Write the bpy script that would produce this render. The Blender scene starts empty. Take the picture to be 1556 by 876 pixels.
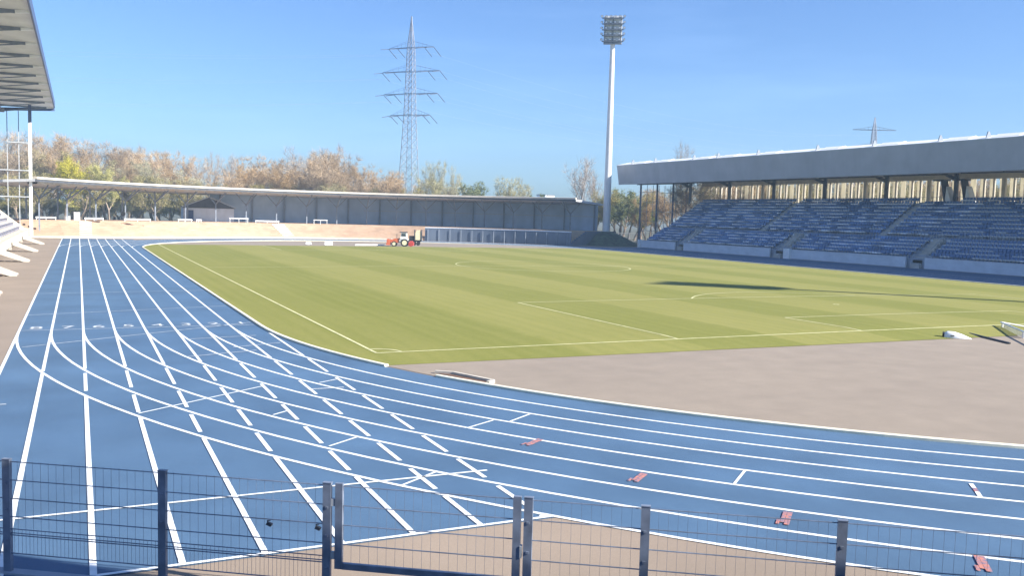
import bpy, bmesh, math, random
from mathutils import Vector, Matrix
random.seed(11)
S = bpy.context.scene
C = S.collection
PI = math.pi
rad = math.radians

# ------------------------------------------------------------------ materials
def mat(name, col, rough=0.7, var=0.12, scale=3.0, metal=0.0, bump=0.0, bscale=None, detail=6, col2=None, spec=0.5, trans=0.0):
    m = bpy.data.materials.new(name); m.use_nodes = True
    nt = m.node_tree; b = nt.nodes['Principled BSDF']
    b.inputs['Roughness'].default_value = rough
    b.inputs['Metallic'].default_value = metal
    b.inputs['Specular IOR Level'].default_value = spec
    tc = nt.nodes.new('ShaderNodeTexCoord')
    n = nt.nodes.new('ShaderNodeTexNoise'); n.inputs['Scale'].default_value = scale; n.inputs['Detail'].default_value = detail
    nt.links.new(tc.outputs['Object'], n.inputs['Vector'])
    r = nt.nodes.new('ShaderNodeValToRGB')
    c2 = col2 or tuple(c * (1 - 2.2 * var) for c in col)
    c1 = col if col2 else tuple(min(1, c * (1 + var)) for c in col)
    r.color_ramp.elements[0].position = 0.32; r.color_ramp.elements[1].position = 0.68
    r.color_ramp.elements[0].color = (*c2, 1); r.color_ramp.elements[1].color = (*c1, 1)
    nt.links.new(n.outputs['Fac'], r.inputs['Fac'])
    nt.links.new(r.outputs['Color'], b.inputs['Base Color'])
    if bump:
        n2 = nt.nodes.new('ShaderNodeTexNoise'); n2.inputs['Scale'].default_value = bscale or scale * 10; n2.inputs['Detail'].default_value = 8
        nt.links.new(tc.outputs['Object'], n2.inputs['Vector'])
        bp = nt.nodes.new('ShaderNodeBump'); bp.inputs['Strength'].default_value = bump; bp.inputs['Distance'].default_value = 0.03
        nt.links.new(n2.outputs['Fac'], bp.inputs['Height']); nt.links.new(bp.outputs['Normal'], b.inputs['Normal'])
    if trans:
        b.inputs['Transmission Weight'].default_value = trans
    return m

def layered(m, scale, amount, dark, detail=8, stretch=None):
    """multiply the base colour with a second, larger or finer wear pattern"""
    nt = m.node_tree; b = nt.nodes['Principled BSDF']
    src = b.inputs['Base Color'].links[0].from_socket
    tc = nt.nodes.new('ShaderNodeTexCoord'); n = nt.nodes.new('ShaderNodeTexNoise')
    n.inputs['Scale'].default_value = scale; n.inputs['Detail'].default_value = detail; n.inputs['Roughness'].default_value = 0.65
    if stretch:
        mp = nt.nodes.new('ShaderNodeMapping'); mp.inputs['Scale'].default_value = stretch
        nt.links.new(tc.outputs['Object'], mp.inputs['Vector']); nt.links.new(mp.outputs['Vector'], n.inputs['Vector'])
    else:
        nt.links.new(tc.outputs['Object'], n.inputs['Vector'])
    r = nt.nodes.new('ShaderNodeValToRGB'); r.color_ramp.elements[0].position = 0.35; r.color_ramp.elements[1].position = 0.65
    r.color_ramp.elements[0].color = (*dark, 1); r.color_ramp.elements[1].color = (1, 1, 1, 1)
    nt.links.new(n.outputs['Fac'], r.inputs['Fac'])
    mx = nt.nodes.new('ShaderNodeMix'); mx.data_type = 'RGBA'; mx.blend_type = 'MULTIPLY'; mx.inputs['Factor'].default_value = amount
    nt.links.new(src, mx.inputs['A']); nt.links.new(r.outputs['Color'], mx.inputs['B'])
    nt.links.new(mx.outputs['Result'], b.inputs['Base Color'])
    return m

M = {}
M['track'] = layered(layered(mat('track_blue', (0.086, 0.158, 0.250), 0.62, 0.08, 0.35, bump=0.25, bscale=60, spec=0.35), 9.0, 0.35, (0.8, 0.82, 0.86)), 0.12, 0.5, (0.74, 0.78, 0.83))
layered(M['track'], 38, 0.40, (0.78, 0.80, 0.84), detail=3)
layered(M['track'], 2.2, 0.45, (0.84, 0.86, 0.90), detail=10, stretch=(1, 0.25, 1))
M['line'] = layered(mat('line_white', (0.80, 0.82, 0.82), 0.6, 0.05, 6), 2.5, 0.6, (0.86, 0.88, 0.9))
M['faint'] = mat('faint_line', (0.52, 0.58, 0.65), 0.6, 0.15, 4)
M['redmark'] = mat('red_paint', (0.56, 0.20, 0.12), 0.6, 0.3, 14, col2=(0.14, 0.15, 0.23))
M['paving'] = layered(layered(mat('beige_paving', (0.30, 0.235, 0.178), 0.85, 0.05, 0.3, bump=0.2, bscale=40), 0.08, 0.8, (0.84, 0.85, 0.87)), 14, 0.4, (0.84, 0.84, 0.84))
M['infield'] = layered(layered(mat('infield_surface', (0.292, 0.238, 0.182), 0.8, 0.04, 0.9, bump=0.2, bscale=40), 0.12, 0.6, (0.90, 0.90, 0.91)), 16, 0.4, (0.86, 0.86, 0.86))
layered(M['infield'], 34, 0.45, (0.80, 0.80, 0.80), detail=3); layered(M['paving'], 34, 0.45, (0.78, 0.78, 0.78), detail=3)
layered(M['infield'], 0.5, 0.5, (0.90, 0.90, 0.90), detail=9, stretch=(0.25, 1.4, 1))
M['ground'] = layered(mat('rough_ground', (0.10, 0.09, 0.045), 0.95, 0.3, 0.06), 1.5, 0.6, (0.55, 0.6, 0.5))
M['kerb'] = mat('kerb_white', (0.80, 0.76, 0.58), 0.5, 0.06, 2)
M['pitchline'] = mat('pitch_line', (0.58, 0.56, 0.29), 0.8, 0.12, 3)
M['concrete'] = layered(mat('pale_concrete', (0.46, 0.44, 0.40), 0.85, 0.08, 0.7, bump=0.15), 0.5, 0.6, (0.78, 0.77, 0.75), stretch=(1, 1, 3))
M['greyconcrete'] = layered(mat('grey_concrete', (0.34, 0.37, 0.42), 0.85, 0.08, 0.8), 0.6, 0.6, (0.75, 0.76, 0.78))
M['wallpale'] = layered(mat('wall_pale', (0.66, 0.69, 0.73), 0.7, 0.05, 0.6), 0.7, 0.5, (0.82, 0.83, 0.85), stretch=(1, 1, 4))
M['terrace'] = layered(mat('beige_terrace', (0.43, 0.305, 0.215), 0.9, 0.08, 0.5), 0.9, 0.6, (0.82, 0.80, 0.78), stretch=(1, 1, 3))
M['white'] = mat('white_paint', (0.80, 0.80, 0.78), 0.45, 0.04, 2)
M['cream'] = layered(mat('cream_concrete', (0.52, 0.475, 0.40), 0.8, 0.06, 1.2), 0.8, 0.5, (0.84, 0.82, 0.8))
M['fascia'] = layered(mat('fascia_grey', (0.40, 0.41, 0.43), 0.5, 0.05, 0.4, spec=0.4), 0.35, 0.5, (0.86, 0.87, 0.9), stretch=(1, 3, 0.3))
M['soffit'] = mat('soffit_grey', (0.50, 0.49, 0.47), 0.7, 0.06, 0.5)
M['membrane'] = layered(mat('membrane_grey', (0.72, 0.70, 0.66), 0.7, 0.05, 0.6), 0.5, 0.5, (0.8, 0.8, 0.8))
M['steel'] = mat('dark_steel', (0.055, 0.060, 0.070), 0.5, 0.15, 3)
M['bluesteel'] = mat('blue_steel', (0.06, 0.09, 0.19), 0.5, 0.12, 3)
M['lightsteel'] = mat('light_steel', (0.42, 0.44, 0.46), 0.45, 0.08, 3, metal=0.2)
M['pylon'] = mat('pylon_steel', (0.36, 0.37, 0.41), 0.5, 0.1, 0.5, metal=0.2)
M['pylondark'] = mat('pylon_arm_steel', (0.085, 0.105, 0.15), 0.5, 0.1, 0.5, metal=0.2)
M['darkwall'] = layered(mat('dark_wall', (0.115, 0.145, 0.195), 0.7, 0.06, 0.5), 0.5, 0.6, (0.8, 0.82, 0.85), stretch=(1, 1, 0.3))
M['roofunder'] = mat('pale_roof', (0.55, 0.56, 0.58), 0.7, 0.05, 0.5)
def translucent_material():
    m = layered(mat('translucent_panel', (0.84, 0.80, 0.68), 0.7, 0.05, 0.9), 1.0, 0.5, (0.86, 0.83, 0.78), stretch=(1, 4, 0.3))
    nt = m.node_tree; p = nt.nodes['Principled BSDF']; o = nt.nodes['Material Output']
    tr = nt.nodes.new('ShaderNodeBsdfTranslucent'); mx_ = nt.nodes.new('ShaderNodeMixShader'); mx_.inputs[0].default_value = 0.55
    nt.links.new(p.inputs['Base Color'].links[0].from_socket, tr.inputs['Color'])
    nt.links.new(p.outputs[0], mx_.inputs[1]); nt.links.new(tr.outputs[0], mx_.inputs[2]); nt.links.new(mx_.outputs[0], o.inputs['Surface'])
    return m
M['translucent'] = translucent_material()
M['bench'] = mat('bench_grey', (0.22, 0.22, 0.27), 0.6, 0.1, 2)
M['colsteel'] = mat('column_steel', (0.20, 0.23, 0.28), 0.5, 0.1, 2)
M['paleline'] = mat('worn_line', (0.62, 0.66, 0.70), 0.6, 0.15, 4)
M['mast'] = layered(mat('mast_grey', (0.70, 0.69, 0.67), 0.45, 0.04, 0.7), 0.4, 0.4, (0.85, 0.85, 0.87))
M['panel'] = layered(mat('blue_grey_panel', (0.38, 0.48, 0.60), 0.6, 0.06, 0.5), 0.5, 0.6, (0.8, 0.82, 0.85), stretch=(1, 1, 0.3))
M['hut'] = mat('hut_grey', (0.60, 0.65, 0.72), 0.7, 0.06, 0.7)
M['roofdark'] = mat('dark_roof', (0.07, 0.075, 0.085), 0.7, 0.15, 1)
M['seatblue'] = mat('seat_blue', (0.075, 0.16, 0.34), 0.4, 0.25, 0.35)
M['seatpale'] = mat('seat_pale', (0.78, 0.84, 0.90), 0.4, 0.35, 0.5)  # pale pan plastic, brightened further to carry the seat-edge glints
M['fence'] = mat('fence_anthracite', (0.19, 0.225, 0.295), 0.42, 0.15, 4, metal=0.15)
M['black'] = mat('black_rubber', (0.02, 0.02, 0.022), 0.7, 0.2, 4)
M['orange'] = mat('tractor_orange', (0.55, 0.14, 0.06), 0.4, 0.1, 2)
M['red'] = mat('tractor_red', (0.45, 0.06, 0.05), 0.4, 0.1, 2)
M['rim'] = mat('cream_rim', (0.72, 0.66, 0.42), 0.5, 0.06, 2)
M['glass'] = mat('dark_glass', (0.04, 0.055, 0.07), 0.12, 0.1, 1, spec=0.7)
M['mound'] = layered(mat('mound_grass', (0.085, 0.11, 0.062), 0.95, 0.25, 1.2, bump=0.6, bscale=8), 0.5, 0.6, (0.6, 0.62, 0.6))
M['soil'] = mat('brown_board', (0.16, 0.09, 0.06), 0.9, 0.2, 3)
M['bark'] = mat('bark_brown', (0.26, 0.20, 0.15), 0.9, 0.25, 0.7)
M['barkgrey'] = mat('bark_grey', (0.33, 0.30, 0.27), 0.9, 0.2, 0.7)
def leafmat(name, a, b, sc=0.25):
    m = mat(name, a, 0.85, 0.2, sc, col2=b, detail=4, spec=0.15)
    nt = m.node_tree; p = nt.nodes['Principled BSDF']
    oi = nt.nodes.new('ShaderNodeObjectInfo')
    hs = nt.nodes.new('ShaderNodeHueSaturation')
    mr = nt.nodes.new('ShaderNodeMapRange'); mr.inputs['To Min'].default_value = 0.82; mr.inputs['To Max'].default_value = 1.18
    nt.links.new(oi.outputs['Random'], mr.inputs['Value']); nt.links.new(mr.outputs['Result'], hs.inputs['Value'])
    f1 = nt.nodes.new('ShaderNodeMath'); f1.operation = 'MULTIPLY'; f1.inputs[1].default_value = 7.31
    f2 = nt.nodes.new('ShaderNodeMath'); f2.operation = 'FRACT'; m2 = nt.nodes.new('ShaderNodeMapRange'); m2.inputs['To Min'].default_value = 0.78; m2.inputs['To Max'].default_value = 1.12
    nt.links.new(oi.outputs['Random'], f1.inputs[0]); nt.links.new(f1.outputs[0], f2.inputs[0]); nt.links.new(f2.outputs[0], m2.inputs['Value']); nt.links.new(m2.outputs['Result'], hs.inputs['Saturation'])
    src = p.inputs['Base Color'].links[0].from_socket
    nt.links.new(src, hs.inputs['Color']); nt.links.new(hs.outputs['Color'], p.inputs['Base Color'])
    return m
M['twig_brown'] = leafmat('twig_brown', (0.45, 0.315, 0.175), (0.32, 0.22, 0.12))
M['twig_grey'] = leafmat('twig_grey', (0.377, 0.304, 0.239), (0.261, 0.210, 0.167))
M['leaf_yellow'] = leafmat('leaf_yellow', (0.50, 0.45, 0.08), (0.34, 0.31, 0.06))
M['leaf_pale'] = leafmat('leaf_pale', (0.46, 0.42, 0.24), (0.32, 0.29, 0.15))
M['leaf_green'] = leafmat('leaf_green', (0.19, 0.21, 0.065), (0.12, 0.14, 0.045))
M['leaf_olive'] = leafmat('leaf_olive', (0.36, 0.31, 0.13), (0.25, 0.215, 0.09))

# pitch grass with mown stripes running away from the camera
def grass_material():
    m = bpy.data.materials.new('pitch_grass'); m.use_nodes = True
    nt = m.node_tree; L = nt.links; b = nt.nodes['Principled BSDF']
    b.inputs['Roughness'].default_value = 0.9; b.inputs['Specular IOR Level'].default_value = 0.15
    tc = nt.nodes.new('ShaderNodeTexCoord'); sx = nt.nodes.new('ShaderNodeSeparateXYZ')
    nz = nt.nodes.new('ShaderNodeTexNoise'); nz.inputs['Scale'].default_value = 0.6; nz.inputs['Detail'].default_value = 4
    L.new(tc.outputs['Object'], nz.inputs['Vector'])
    L.new(tc.outputs['Object'], sx.inputs['Vector'])
    def math_(op, a, bb):
        n = nt.nodes.new('ShaderNodeMath'); n.operation = op
        for i, v in enumerate((a, bb)):
            if v is None: continue
            if isinstance(v, (int, float)): n.inputs[i].default_value = v
            else: L.new(v, n.inputs[i])
        return n.outputs[0]
    wob = math_('MULTIPLY', math_('SUBTRACT', nz.outputs['Fac'], 0.5), 0.8)
    x = math_('ADD', sx.outputs['X'], wob)
    ph = math_('MULTIPLY', math_('ADD', x, 9.16), PI / 5.55)
    s = math_('SINE', ph, None)
    s = math_('MULTIPLY', s, 5.0)
    cl = nt.nodes.new('ShaderNodeClamp'); cl.inputs['Min'].default_value = -1; cl.inputs['Max'].default_value = 1
    L.new(s, cl.inputs['Value'])
    # west of x = -26 the grass is one dark band up to the touchline
    mw = nt.nodes.new('ShaderNodeMapRange'); L.new(x, mw.inputs['Value'])
    mw.inputs['From Min'].default_value = -26.4; mw.inputs['From Max'].default_value = -25.4
    mw.inputs['To Min'].default_value = 1; mw.inputs['To Max'].default_value = 0
    mwv = math_('MULTIPLY', mw.outputs['Result'], 0.8)
    f = math_('MAXIMUM', cl.outputs['Result'], mwv)
    # fine wheel tracks inside stripes
    s2 = math_('SINE', math_('MULTIPLY', x, 2 * PI / 0.9), None)
    f = math_('ADD', math_('MULTIPLY', f, 0.62), math_('MULTIPLY', s2, 0.08))
    n2 = nt.nodes.new('ShaderNodeTexNoise'); n2.inputs['Scale'].default_value = 0.09; n2.inputs['Detail'].default_value = 7; n2.inputs['Roughness'].default_value = 0.6
    L.new(tc.outputs['Object'], n2.inputs['Vector'])
    f = math_('ADD', f, math_('MULTIPLY', math_('SUBTRACT', n2.outputs['Fac'], 0.5), 0.9))
    n3 = nt.nodes.new('ShaderNodeTexNoise'); n3.inputs['Scale'].default_value = 5; n3.inputs['Detail'].default_value = 8; n3.inputs['Roughness'].default_value = 0.75
    L.new(tc.outputs['Object'], n3.inputs['Vector'])
    f = math_('ADD', f, math_('MULTIPLY', math_('SUBTRACT', n3.outputs['Fac'], 0.5), 1.5))
    mps = nt.nodes.new('ShaderNodeMapping'); mps.inputs['Scale'].default_value = (1.6, 0.05, 1); L.new(tc.outputs['Object'], mps.inputs['Vector'])
    n5 = nt.nodes.new('ShaderNodeTexNoise'); n5.inputs['Scale'].default_value = 1.0; n5.inputs['Detail'].default_value = 5; n5.inputs['Roughness'].default_value = 0.7
    L.new(mps.outputs['Vector'], n5.inputs['Vector'])
    f = math_('ADD', f, math_('MULTIPLY', math_('SUBTRACT', n5.outputs['Fac'], 0.5), 1.1))
    f = math_('ADD', math_('MULTIPLY', f, 0.5), 0.5)
    r = nt.nodes.new('ShaderNodeValToRGB')
    r.color_ramp.elements[0].color = (0.285, 0.262, 0.086, 1); r.color_ramp.elements[1].color = (0.160, 0.170, 0.036, 1)
    L.new(f, r.inputs['Fac']); L.new(r.outputs['Color'], b.inputs['Base Color'])
    n4 = nt.nodes.new('ShaderNodeTexNoise'); n4.inputs['Scale'].default_value = 25; n4.inputs['Detail'].default_value = 6
    L.new(tc.outputs['Object'], n4.inputs['Vector'])
    bp = nt.nodes.new('ShaderNodeBump'); bp.inputs['Strength'].default_value = 0.5; bp.inputs['Distance'].default_value = 0.03
    L.new(n4.outputs['Fac'], bp.inputs['Height']); L.new(bp.outputs['Normal'], b.inputs['Normal'])
    return m
M['grass'] = grass_material()

# ------------------------------------------------------------------ mesh builder
class MB:
    def __init__(s): s.v = []; s.f = []; s.mi = []; s.cur = 0
    def face(s, pts):
        i = len(s.v); s.v += [tuple(p) for p in pts]; s.f.append(tuple(range(i, i + len(pts)))); s.mi.append(s.cur)
    def mesh(s, vs, fs):
        i = len(s.v); s.v += [tuple(p) for p in vs]
        for f in fs: s.f.append(tuple(i + k for k in f)); s.mi.append(s.cur)
    def box(s, c, d, rz=0.0, mtx=None):
        hx, hy, hz = d[0] / 2, d[1] / 2, d[2] / 2
        vs = [Vector((x, y, z)) for z in (-hz, hz) for x, y in ((-hx, -hy), (hx, -hy), (hx, hy), (-hx, hy))]
        R_ = mtx if mtx else Matrix.Rotation(rz, 3, 'Z')
        vs = [R_ @ v + Vector(c) for v in vs]
        s.mesh(vs, [(0, 3, 2, 1), (4, 5, 6, 7), (0, 1, 5, 4), (1, 2, 6, 5), (2, 3, 7, 6), (3, 0, 4, 7)])
    def bar(s, a, b, w, h, up=(0, 0, 1)):
        """rectangular bar from a to b, w sideways, h along up"""
        a, b = Vector(a), Vector(b); d = (b - a)
        if d.length < 1e-6: return
        d.normalize(); u = Vector(up)
        if abs(d.dot(u)) > 0.98: u = Vector((1, 0, 0))
        r = d.cross(u).normalized(); u = r.cross(d).normalized()
        o = [(-w / 2, -h / 2), (w / 2, -h / 2), (w / 2, h / 2), (-w / 2, h / 2)]
        vs = [a + r * x + u * y for x, y in o] + [b + r * x + u * y for x, y in o]
        s.mesh(vs, [(3, 2, 1, 0), (4, 5, 6, 7), (0, 1, 5, 4), (1, 2, 6, 5), (2, 3, 7, 6), (3, 0, 4, 7)])
    def tube(s, a, b, r0, r1=None, n=8, caps=True):
        a, b = Vector(a), Vector(b); d = b - a
        if d.length < 1e-6: return
        d.normalize(); r1 = r0 if r1 is None else r1
        u = Vector((0, 0, 1)) if abs(d.z) < 0.95 else Vector((1, 0, 0))
        x = d.cross(u).normalized(); y = x.cross(d)
        vs = []
        for p, rr in ((a, r0), (b, r1)):
            for k in range(n):
                t = 2 * PI * k / n; vs.append(p + x * math.cos(t) * rr + y * math.sin(t) * rr)
        fs = [(k, k + n, (k + 1) % n + n, (k + 1) % n) for k in range(n)]
        if caps: fs += [tuple(range(n)), tuple(range(2 * n - 1, n - 1, -1))]
        s.mesh(vs, fs)
    def prism(s, poly, ax, a, b):
        """poly of 2-D points swept along axis ax ('x','y','z') from a to b"""
        def P(p, t):
            return {'x': (t, p[0], p[1]), 'y': (p[0], t, p[1]), 'z': (p[0], p[1], t)}[ax]
        n = len(poly); vs = [P(p, a) for p in poly] + [P(p, b) for p in poly]
        s.mesh(vs, [tuple(range(n))[::-1], tuple(range(n, 2 * n))] + [(k, (k + 1) % n, (k + 1) % n + n, k + n) for k in range(n)])
    def build(s, name, m, parent=None, smooth=False, fix=True):
        me = bpy.data.meshes.new(name); me.from_pydata(s.v, [], s.f)
        ms = m if isinstance(m, (list, tuple)) else [m]
        for k in ms: me.materials.append(k)
        if len(ms) > 1: me.polygons.foreach_set('material_index', s.mi)
        if fix:
            bm = bmesh.new(); bm.from_mesh(me); bmesh.ops.recalc_face_normals(bm, faces=bm.faces); bm.to_mesh(me); bm.free()
        if smooth: me.polygons.foreach_set('use_smooth', [True] * len(me.polygons))
        me.update()
        o = bpy.data.objects.new(name, me); C.objects.link(o)
        if parent: o.parent = parent
        return o

def tag(o, label=None, cat=None, group=None, kind=None):
    if label: o['label'] = label
    if cat: o['category'] = cat
    if group: o['group'] = group
    if kind: o['kind'] = kind
    return o
def thing(name, label, cat, loc=(0, 0, 0), rz=0.0, group=None):
    o = bpy.data.objects.new(name, None); C.objects.link(o); o.location = loc; o.rotation_euler = (0, 0, rz)
    o.empty_display_size = 0.3
    return tag(o, label, cat, group)
def copy_tree(o, parent=None):
    c = o.copy(); C.objects.link(c)
    if parent: c.parent = parent
    for ch in list(o.children): copy_tree(ch, c)
    return c
def struct(name, mb, m, **k):
    return tag(mb.build(name, m, **k), kind='structure')

# ------------------------------------------------------------------ camera
CAM = Vector((-43.9694, -85.0359, 5.3611)); YAW, PITCH, ROLL = 0.4423, -0.0783, 0.0266
fw = Vector((math.sin(YAW) * math.cos(PITCH), math.cos(YAW) * math.cos(PITCH), math.sin(PITCH)))
rt = Vector((math.cos(YAW), -math.sin(YAW), 0)); up = rt.cross(fw)
r2 = rt * math.cos(ROLL) + up * math.sin(ROLL); u2 = -rt * math.sin(ROLL) + up * math.cos(ROLL)
cd = bpy.data.cameras.new('camera'); cam = bpy.data.objects.new('camera', cd); C.objects.link(cam)
mw = Matrix.Identity(4)
for i in range(3):
    mw[i][0] = r2[i]; mw[i][1] = u2[i]; mw[i][2] = -fw[i]; mw[i][3] = CAM[i]
cam.matrix_world = mw
cd.sensor_width = 36; cd.lens = 1394.27 / 1556 * 36; cd.clip_start = 0.1; cd.clip_end = 6000
S.camera = cam
def at_depth(u, v, D):
    """world point seen at photograph pixel (u, v) at depth D"""
    return CAM + (fw + r2 * ((u - 778) / 1394.27) - u2 * ((v - 438) / 1394.27)) * D

def at_y(u, v, y):
    d = at_depth(u, v, 1.0) - CAM
    return CAM + d * ((y - CAM.y) / d.y)
# ------------------------------------------------------------------ light
EL, AZ = rad(30.5), math.atan2(0.70, -0.713)          # azimuth measured from +Y towards +X
sd = Vector((math.sin(AZ) * math.cos(EL), math.cos(AZ) * math.cos(EL), math.sin(EL)))
sl = bpy.data.lights.new('sun', 'SUN'); sl.energy = 4.6; sl.angle = rad(0.53); sl.color = (1.0, 0.945, 0.86)
so = bpy.data.objects.new('sun', sl); C.objects.link(so); so.rotation_euler = (-sd).to_track_quat('-Z', 'Y').to_euler()
w = bpy.data.worlds.new('World'); S.world = w; w.use_nodes = True
nt = w.node_tree; bg = nt.nodes['Background']
sky = nt.nodes.new('ShaderNodeTexSky'); sky.sky_type = 'NISHITA'; sky.sun_disc = False
sky.sun_elevation = EL; sky.sun_rotation = AZ; sky.altitude = 0; sky.air_density = 1.0; sky.dust_density = 1.0; sky.ozone_density = 2.0
# thin cirrus streaks: a little white mixed into the sky
tc = nt.nodes.new('ShaderNodeTexCoord'); mp = nt.nodes.new('ShaderNodeMapping'); mp.inputs['Scale'].default_value = (1.2, 1.2, 9.0)
mp.inputs['Rotation'].default_value = (0.12, 0.06, 0.3)
ns = nt.nodes.new('ShaderNodeTexNoise'); ns.inputs['Scale'].default_value = 2.2; ns.inputs['Detail'].default_value = 6; ns.inputs['Roughness'].default_value = 0.55
nt.links.new(tc.outputs['Generated'], mp.inputs['Vector']); nt.links.new(mp.outputs['Vector'], ns.inputs['Vector'])
cr = nt.nodes.new('ShaderNodeValToRGB'); cr.color_ramp.elements[0].position = 0.48; cr.color_ramp.elements[1].position = 0.85
cr.color_ramp.elements[0].color = (0, 0, 0, 1); cr.color_ramp.elements[1].color = (0.15, 0.15, 0.15, 1)
nt.links.new(ns.outputs['Fac'], cr.inputs['Fac'])
mx = nt.nodes.new('ShaderNodeMix'); mx.data_type = 'RGBA'; mx.inputs['B'].default_value = (9, 9.5, 10, 1)
nt.links.new(cr.outputs['Color'], mx.inputs['Factor']); nt.links.new(sky.outputs['Color'], mx.inputs['A'])
tint = nt.nodes.new('ShaderNodeMix'); tint.data_type = 'RGBA'; tint.blend_type = 'MULTIPLY'; tint.inputs['Factor'].default_value = 1
tint.inputs['B'].default_value = (0.50, 0.685, 1.0, 1)
nt.links.new(mx.outputs['Result'], tint.inputs['A']); nt.links.new(tint.outputs['Result'], bg.inputs['Color']); bg.inputs['Strength'].default_value = 0.07
S.view_settings.view_transform = 'Standard'; S.view_settings.look = 'None'; S.view_settings.gamma = 1
S.view_settings.exposure = 1.50

# ------------------------------------------------------------------ ground, track, pitch
BY = 42.195; RK = 36.5; LW = 1.22; RO = RK + 8 * LW          # bend centre, kerb radius, lane width, outer radius
def stad(Rr, n=64):
    """closed outline of the oval at radius Rr"""
    p = []
    for k in range(n + 1):
        a = PI * k / n; p.append((Rr * math.cos(a), BY + Rr * math.sin(a)))
    for k in range(n + 1):
        a = PI + PI * k / n; p.append((Rr * math.cos(a), -BY + Rr * math.sin(a)))
    return p
def ring(mb, Ra, Rb, z, n=64):
    A, B = stad(Ra, n), stad(Rb, n); m = len(A)
    mb.mesh([(x, y, z) for x, y in A] + [(x, y, z) for x, y in B], [(k, (k + 1) % m, (k + 1) % m + m, k + m) for k in range(m)])

g = MB(); g.face([(-2500, -2500, -0.06), (2500, -2500, -0.06), (2500, 2500, -0.06), (-2500, 2500, -0.06)]); struct('ground', g, M['ground'])
g = MB(); out = stad(64, 48); g.face([(x, y, 0) for x, y in out]); struct('apron', g, M['paving'])
g = MB(); g.face([(-46.32, -70.93, 0.004), (-36.0, -70.93, 0.004), (-36.0, 74.5, 0.004), (-46.32, 74.5, 0.004)]); struct('run_out', g, M['track'])
g = MB(); ring(g, RK - 0.02, RO + 0.06, 0.008); struct('track', g, M['track'])
g = MB(); g.face([(x, y, 0.012) for x, y in stad(RK - 0.1)]); struct('infield', g, M['infield'])

g = MB(); g.face([(RO + 0.12, -62, 0.004), (53.3, -62, 0.004), (53.3, 62.5, 0.004), (RO + 0.12, 62.5, 0.004)]); struct('blue_apron', g, M['track'])
# crowned grass: outline = oval kerb cut at both ends
PDX, PDY = 0.214, 0.82
def crown(x, y): return 0.018 + 0.20 * max(0, 1 - (abs(x) / 36.0) ** 1.5) * max(0, min(1, (54.6 - abs(y)) / 4.0))
def xmax(y):
    a = abs(y)
    if a <= BY: return RK - 0.22
    return math.sqrt(max(0, (RK - 0.22) ** 2 - (a - BY) ** 2))
g = MB(); ys = [-54.4 + (54.4 + 54.8) * k / 120 for k in range(121)]; nx = 40
vs = [(-xmax(y) + 2 * xmax(y) * i / nx, y, crown(-xmax(y) + 2 * xmax(y) * i / nx, y)) for y in ys for i in range(nx + 1)]
g.mesh(vs, [(j * (nx + 1) + i, j * (nx + 1) + i + 1, (j + 1) * (nx + 1) + i + 1, (j + 1) * (nx + 1) + i) for j in range(120) for i in range(nx)])
struct('pitch', g, M['grass'], smooth=True)

def strip(mb, pts, w_, zf):
    """flat painted line along pts, w_ wide"""
    n = len(pts); L_, R_ = [], []
    for k in range(n):
        a = Vector(pts[max(0, k - 1)]); b = Vector(pts[min(n - 1, k + 1)]); d = (b - a).normalized(); nrm = Vector((-d.y, d.x))
        p = Vector(pts[k]); l = p + nrm * w_ / 2; r = p - nrm * w_ / 2
        L_.append((l.x, l.y, zf(l.x, l.y))); R_.append((r.x, r.y, zf(r.x, r.y)))
    mb.mesh(L_ + R_, [(k, k + n, k + n + 1, k + 1) for k in range(n - 1)])
def seg(a, b, n=24): return [(a[0] + (b[0] - a[0]) * k / n, a[1] + (b[1] - a[1]) * k / n) for k in range(n + 1)]
def arc(cx, cy, r, a0, a1, n=40): return [(cx + r * math.cos(rad(a0 + (a1 - a0) * k / n)), cy + r * math.sin(rad(a0 + (a1 - a0) * k / n))) for k in range(n + 1)]
pm = MB(); zc = lambda x, y: crown(x, y) + 0.012
def PL(a, b): strip(pm, seg((a[0] + PDX, a[1]), (b[0] + PDX, b[1])), 0.115, zc)
y0, y1 = -52.5 + PDY, 52.5 + PDY
PL((-34, y0), (-34, y1)); PL((34, y0), (34, y1)); PL((-34, y0), (34, y0)); PL((-34, y1), (34, y1)); PL((-34, PDY), (34, PDY))
for sgn, yy in ((1, y0), (-1, y1)):
    for hw, dp in ((20.16, 16.5), (9.16, 5.5)):
        PL((-hw, yy), (-hw, yy + sgn * dp)); PL((hw, yy), (hw, yy + sgn * dp)); PL((-hw, yy + sgn * dp), (hw, yy + sgn * dp))
    a = math.degrees(math.acos(5.5 / 9.15)); c0 = 90 if sgn > 0 else 270
    strip(pm, arc(PDX, yy + sgn * 11, 9.15, c0 - a, c0 + a), 0.115, zc)
    strip(pm, arc(PDX, yy + sgn * 11, 0.15, 0, 360, 12), 0.115, zc)
    for sx_ in (-1, 1):
        strip(pm, arc(sx_ * 34 + PDX, yy, 1.0, (0 if sx_ < 0 else 90) if sgn > 0 else (270 if sx_ < 0 else 180), (90 if sx_ < 0 else 180) if sgn > 0 else (360 if sx_ < 0 else 270), 10), 0.115, zc)
strip(pm, arc(PDX, PDY, 9.15, 0, 360, 72), 0.115, zc)
struct('pitch_markings', pm, M['pitchline'])

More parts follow.
